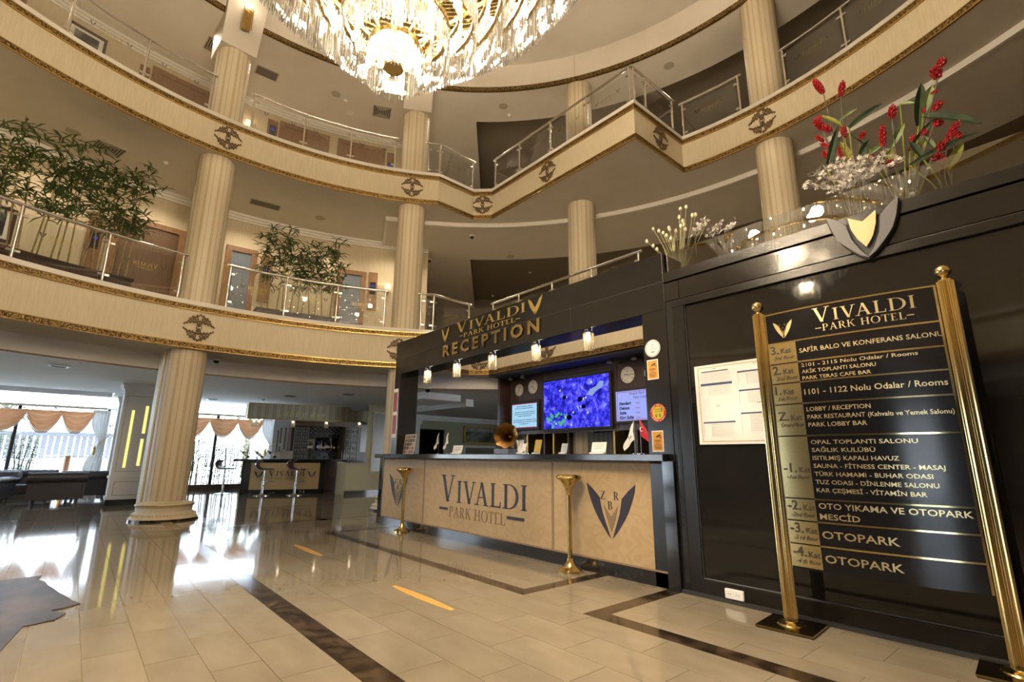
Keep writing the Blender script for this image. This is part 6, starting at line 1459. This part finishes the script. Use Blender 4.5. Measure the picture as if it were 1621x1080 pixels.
wl = MB(); wl.box(XW-.1, -17.8, 5.25, 5.35, 0, 2.615); wl.box(XW-.1, XH, 8.1, 8.2, 0, 2.615); wl.box(XW-.1, -17.8, 5.25, 8.2, 0, 2.615); struct('wall_bar_back', wl, olive)
p = on_z(417, 632, 2.615); detector(p, 'small dark sprinkler on the lounge ceiling above the bar header')
for (u_, v_, lb) in ((459,627,'downlight ring on the lounge ceiling above the bar lettering'),(552,624.5,'downlight ring on the lounge ceiling, right'),(94,579,'downlight ring on the lounge ceiling, far left'),(336,632,'downlight ring on the lounge ceiling near the first column')):
    p = on_z(u_, v_, 2.615); t = thing('ceiling_downlight', 'unlit '+lb, 'downlight', p, 'unlit lounge downlights'); obj('rim', MB().lathe([(.15,0),(.15,-.012),(.11,-.016),(.11,-.002)], p, 24), greym, t)

# ------------------------------------------------------------------ outside
struct('terrace_ground', MB().box(-60, XW-.12, -60, 40, -.3, -.02), P('terrace_stone', (.8,.8,.78), .8))
struct('street_ground', MB().box(XW-.1, 40, -60, -9.7, -.3, -.02), P('street_stone', (.4,.4,.4), .8))
bamb = noisy(P('garden_bamboo', (.2,.3,.08), .6), (.014,.032,.006), (.035,.065,.014), 5)
def stand_bamboo(y0, y1, label, n, seed):
    random.seed(seed); t = thing('garden_bamboo', label, 'bamboo', (XW-.7, (y0+y1)/2, 0), 'bamboo planted outside the lounge windows'); lf_ = MB()
    for i in range(n):
        y_ = y0+(y1-y0)*(i+random.random())/n; x_ = XW-.5-random.random()*.5; h = random.uniform(1.3,1.75); mb = MB().tube([(x_,y_,0),(x_+.03,y_+random.uniform(-.06,.06),h*.5),(x_,y_+random.uniform(-.1,.1),h)], [.019,.016,.008], 5); obj('cane', mb, bamb, t)
        for k in range(44):
            z = random.uniform(.2,1)*h; a = random.uniform(0,2*PI); blade(lf_, (x_+random.gauss(0,.06), y_+random.gauss(0,.08), z), (math.cos(a), math.sin(a), random.uniform(-.3,.4)), .20, .045, (0,0,-.6), n=2)
    obj('foliage', lf_, bamb, t, kind='stuff')
stand_bamboo(-3.5, -.75, 'green bamboo outside the left lounge window', 26, 21); stand_bamboo(1.5, 5.1, 'green bamboo outside the right lounge window', 42, 22)
gw = thing('garden_wall', 'pale grey slatted garden wall outside the left window', 'wall', (-27, 0, 0))
obj('base', MB().box(-27.1,-27,-8,4,0,.9), P('pale_render', (.6,.6,.6), .8), gw); 
for i in range(60): obj('slat', MB().box(-27.1,-27.0,-8+i*.2,-8+i*.2+.15,.9,1.75), P('slat_grey', (.06,.063,.075), .7) if i == 0 else bpy.data.materials['slat_grey'], gw)
obj('coping', MB().box(-27.15,-26.95,-8,4,1.75,1.9), bpy.data.materials['slat_grey'], gw)
pale = noisy(P('tree_pale', (.25,.32,.22), .8), (.03,.05,.025), (.07,.09,.055), 3)
def tree(x_, y_, h, r, label, seed):
    random.seed(seed); t = thing('garden_tree', label, 'tree', (x_, y_, 0), 'trees beyond the lounge windows'); obj('trunk', MB().tube([(x_,y_,0),(x_+.1,y_,h*.5),(x_,y_+.1,h*.85)], [.16,.12,.05], 8), twig, t); lf_ = MB()
    for k in range(900):
        v_ = Vector((random.gauss(0,1), random.gauss(0,1), random.gauss(0,1))).normalized()*r*random.uniform(.4,1); p = Vector((x_,y_,h*.75))+Vector((v_.x,v_.y,v_.z*.8)); a = random.uniform(0,2*PI); blade(lf_, p, (math.cos(a), math.sin(a), random.uniform(-.5,.5)), .3, .12, (0,0,-.4), n=2)
    obj('crown', lf_, pale, t, kind='stuff')
tree(-30, -2.5, 5, 2.2, 'pale garden tree beyond the left lounge window', 31); tree(-31, 2.5, 4.2, 1.7, 'pale garden tree beyond the left window, to the right of the wall', 32); tree(-28, 6.5, 5, 2.2, 'pale garden tree beyond the right lounge window', 33);
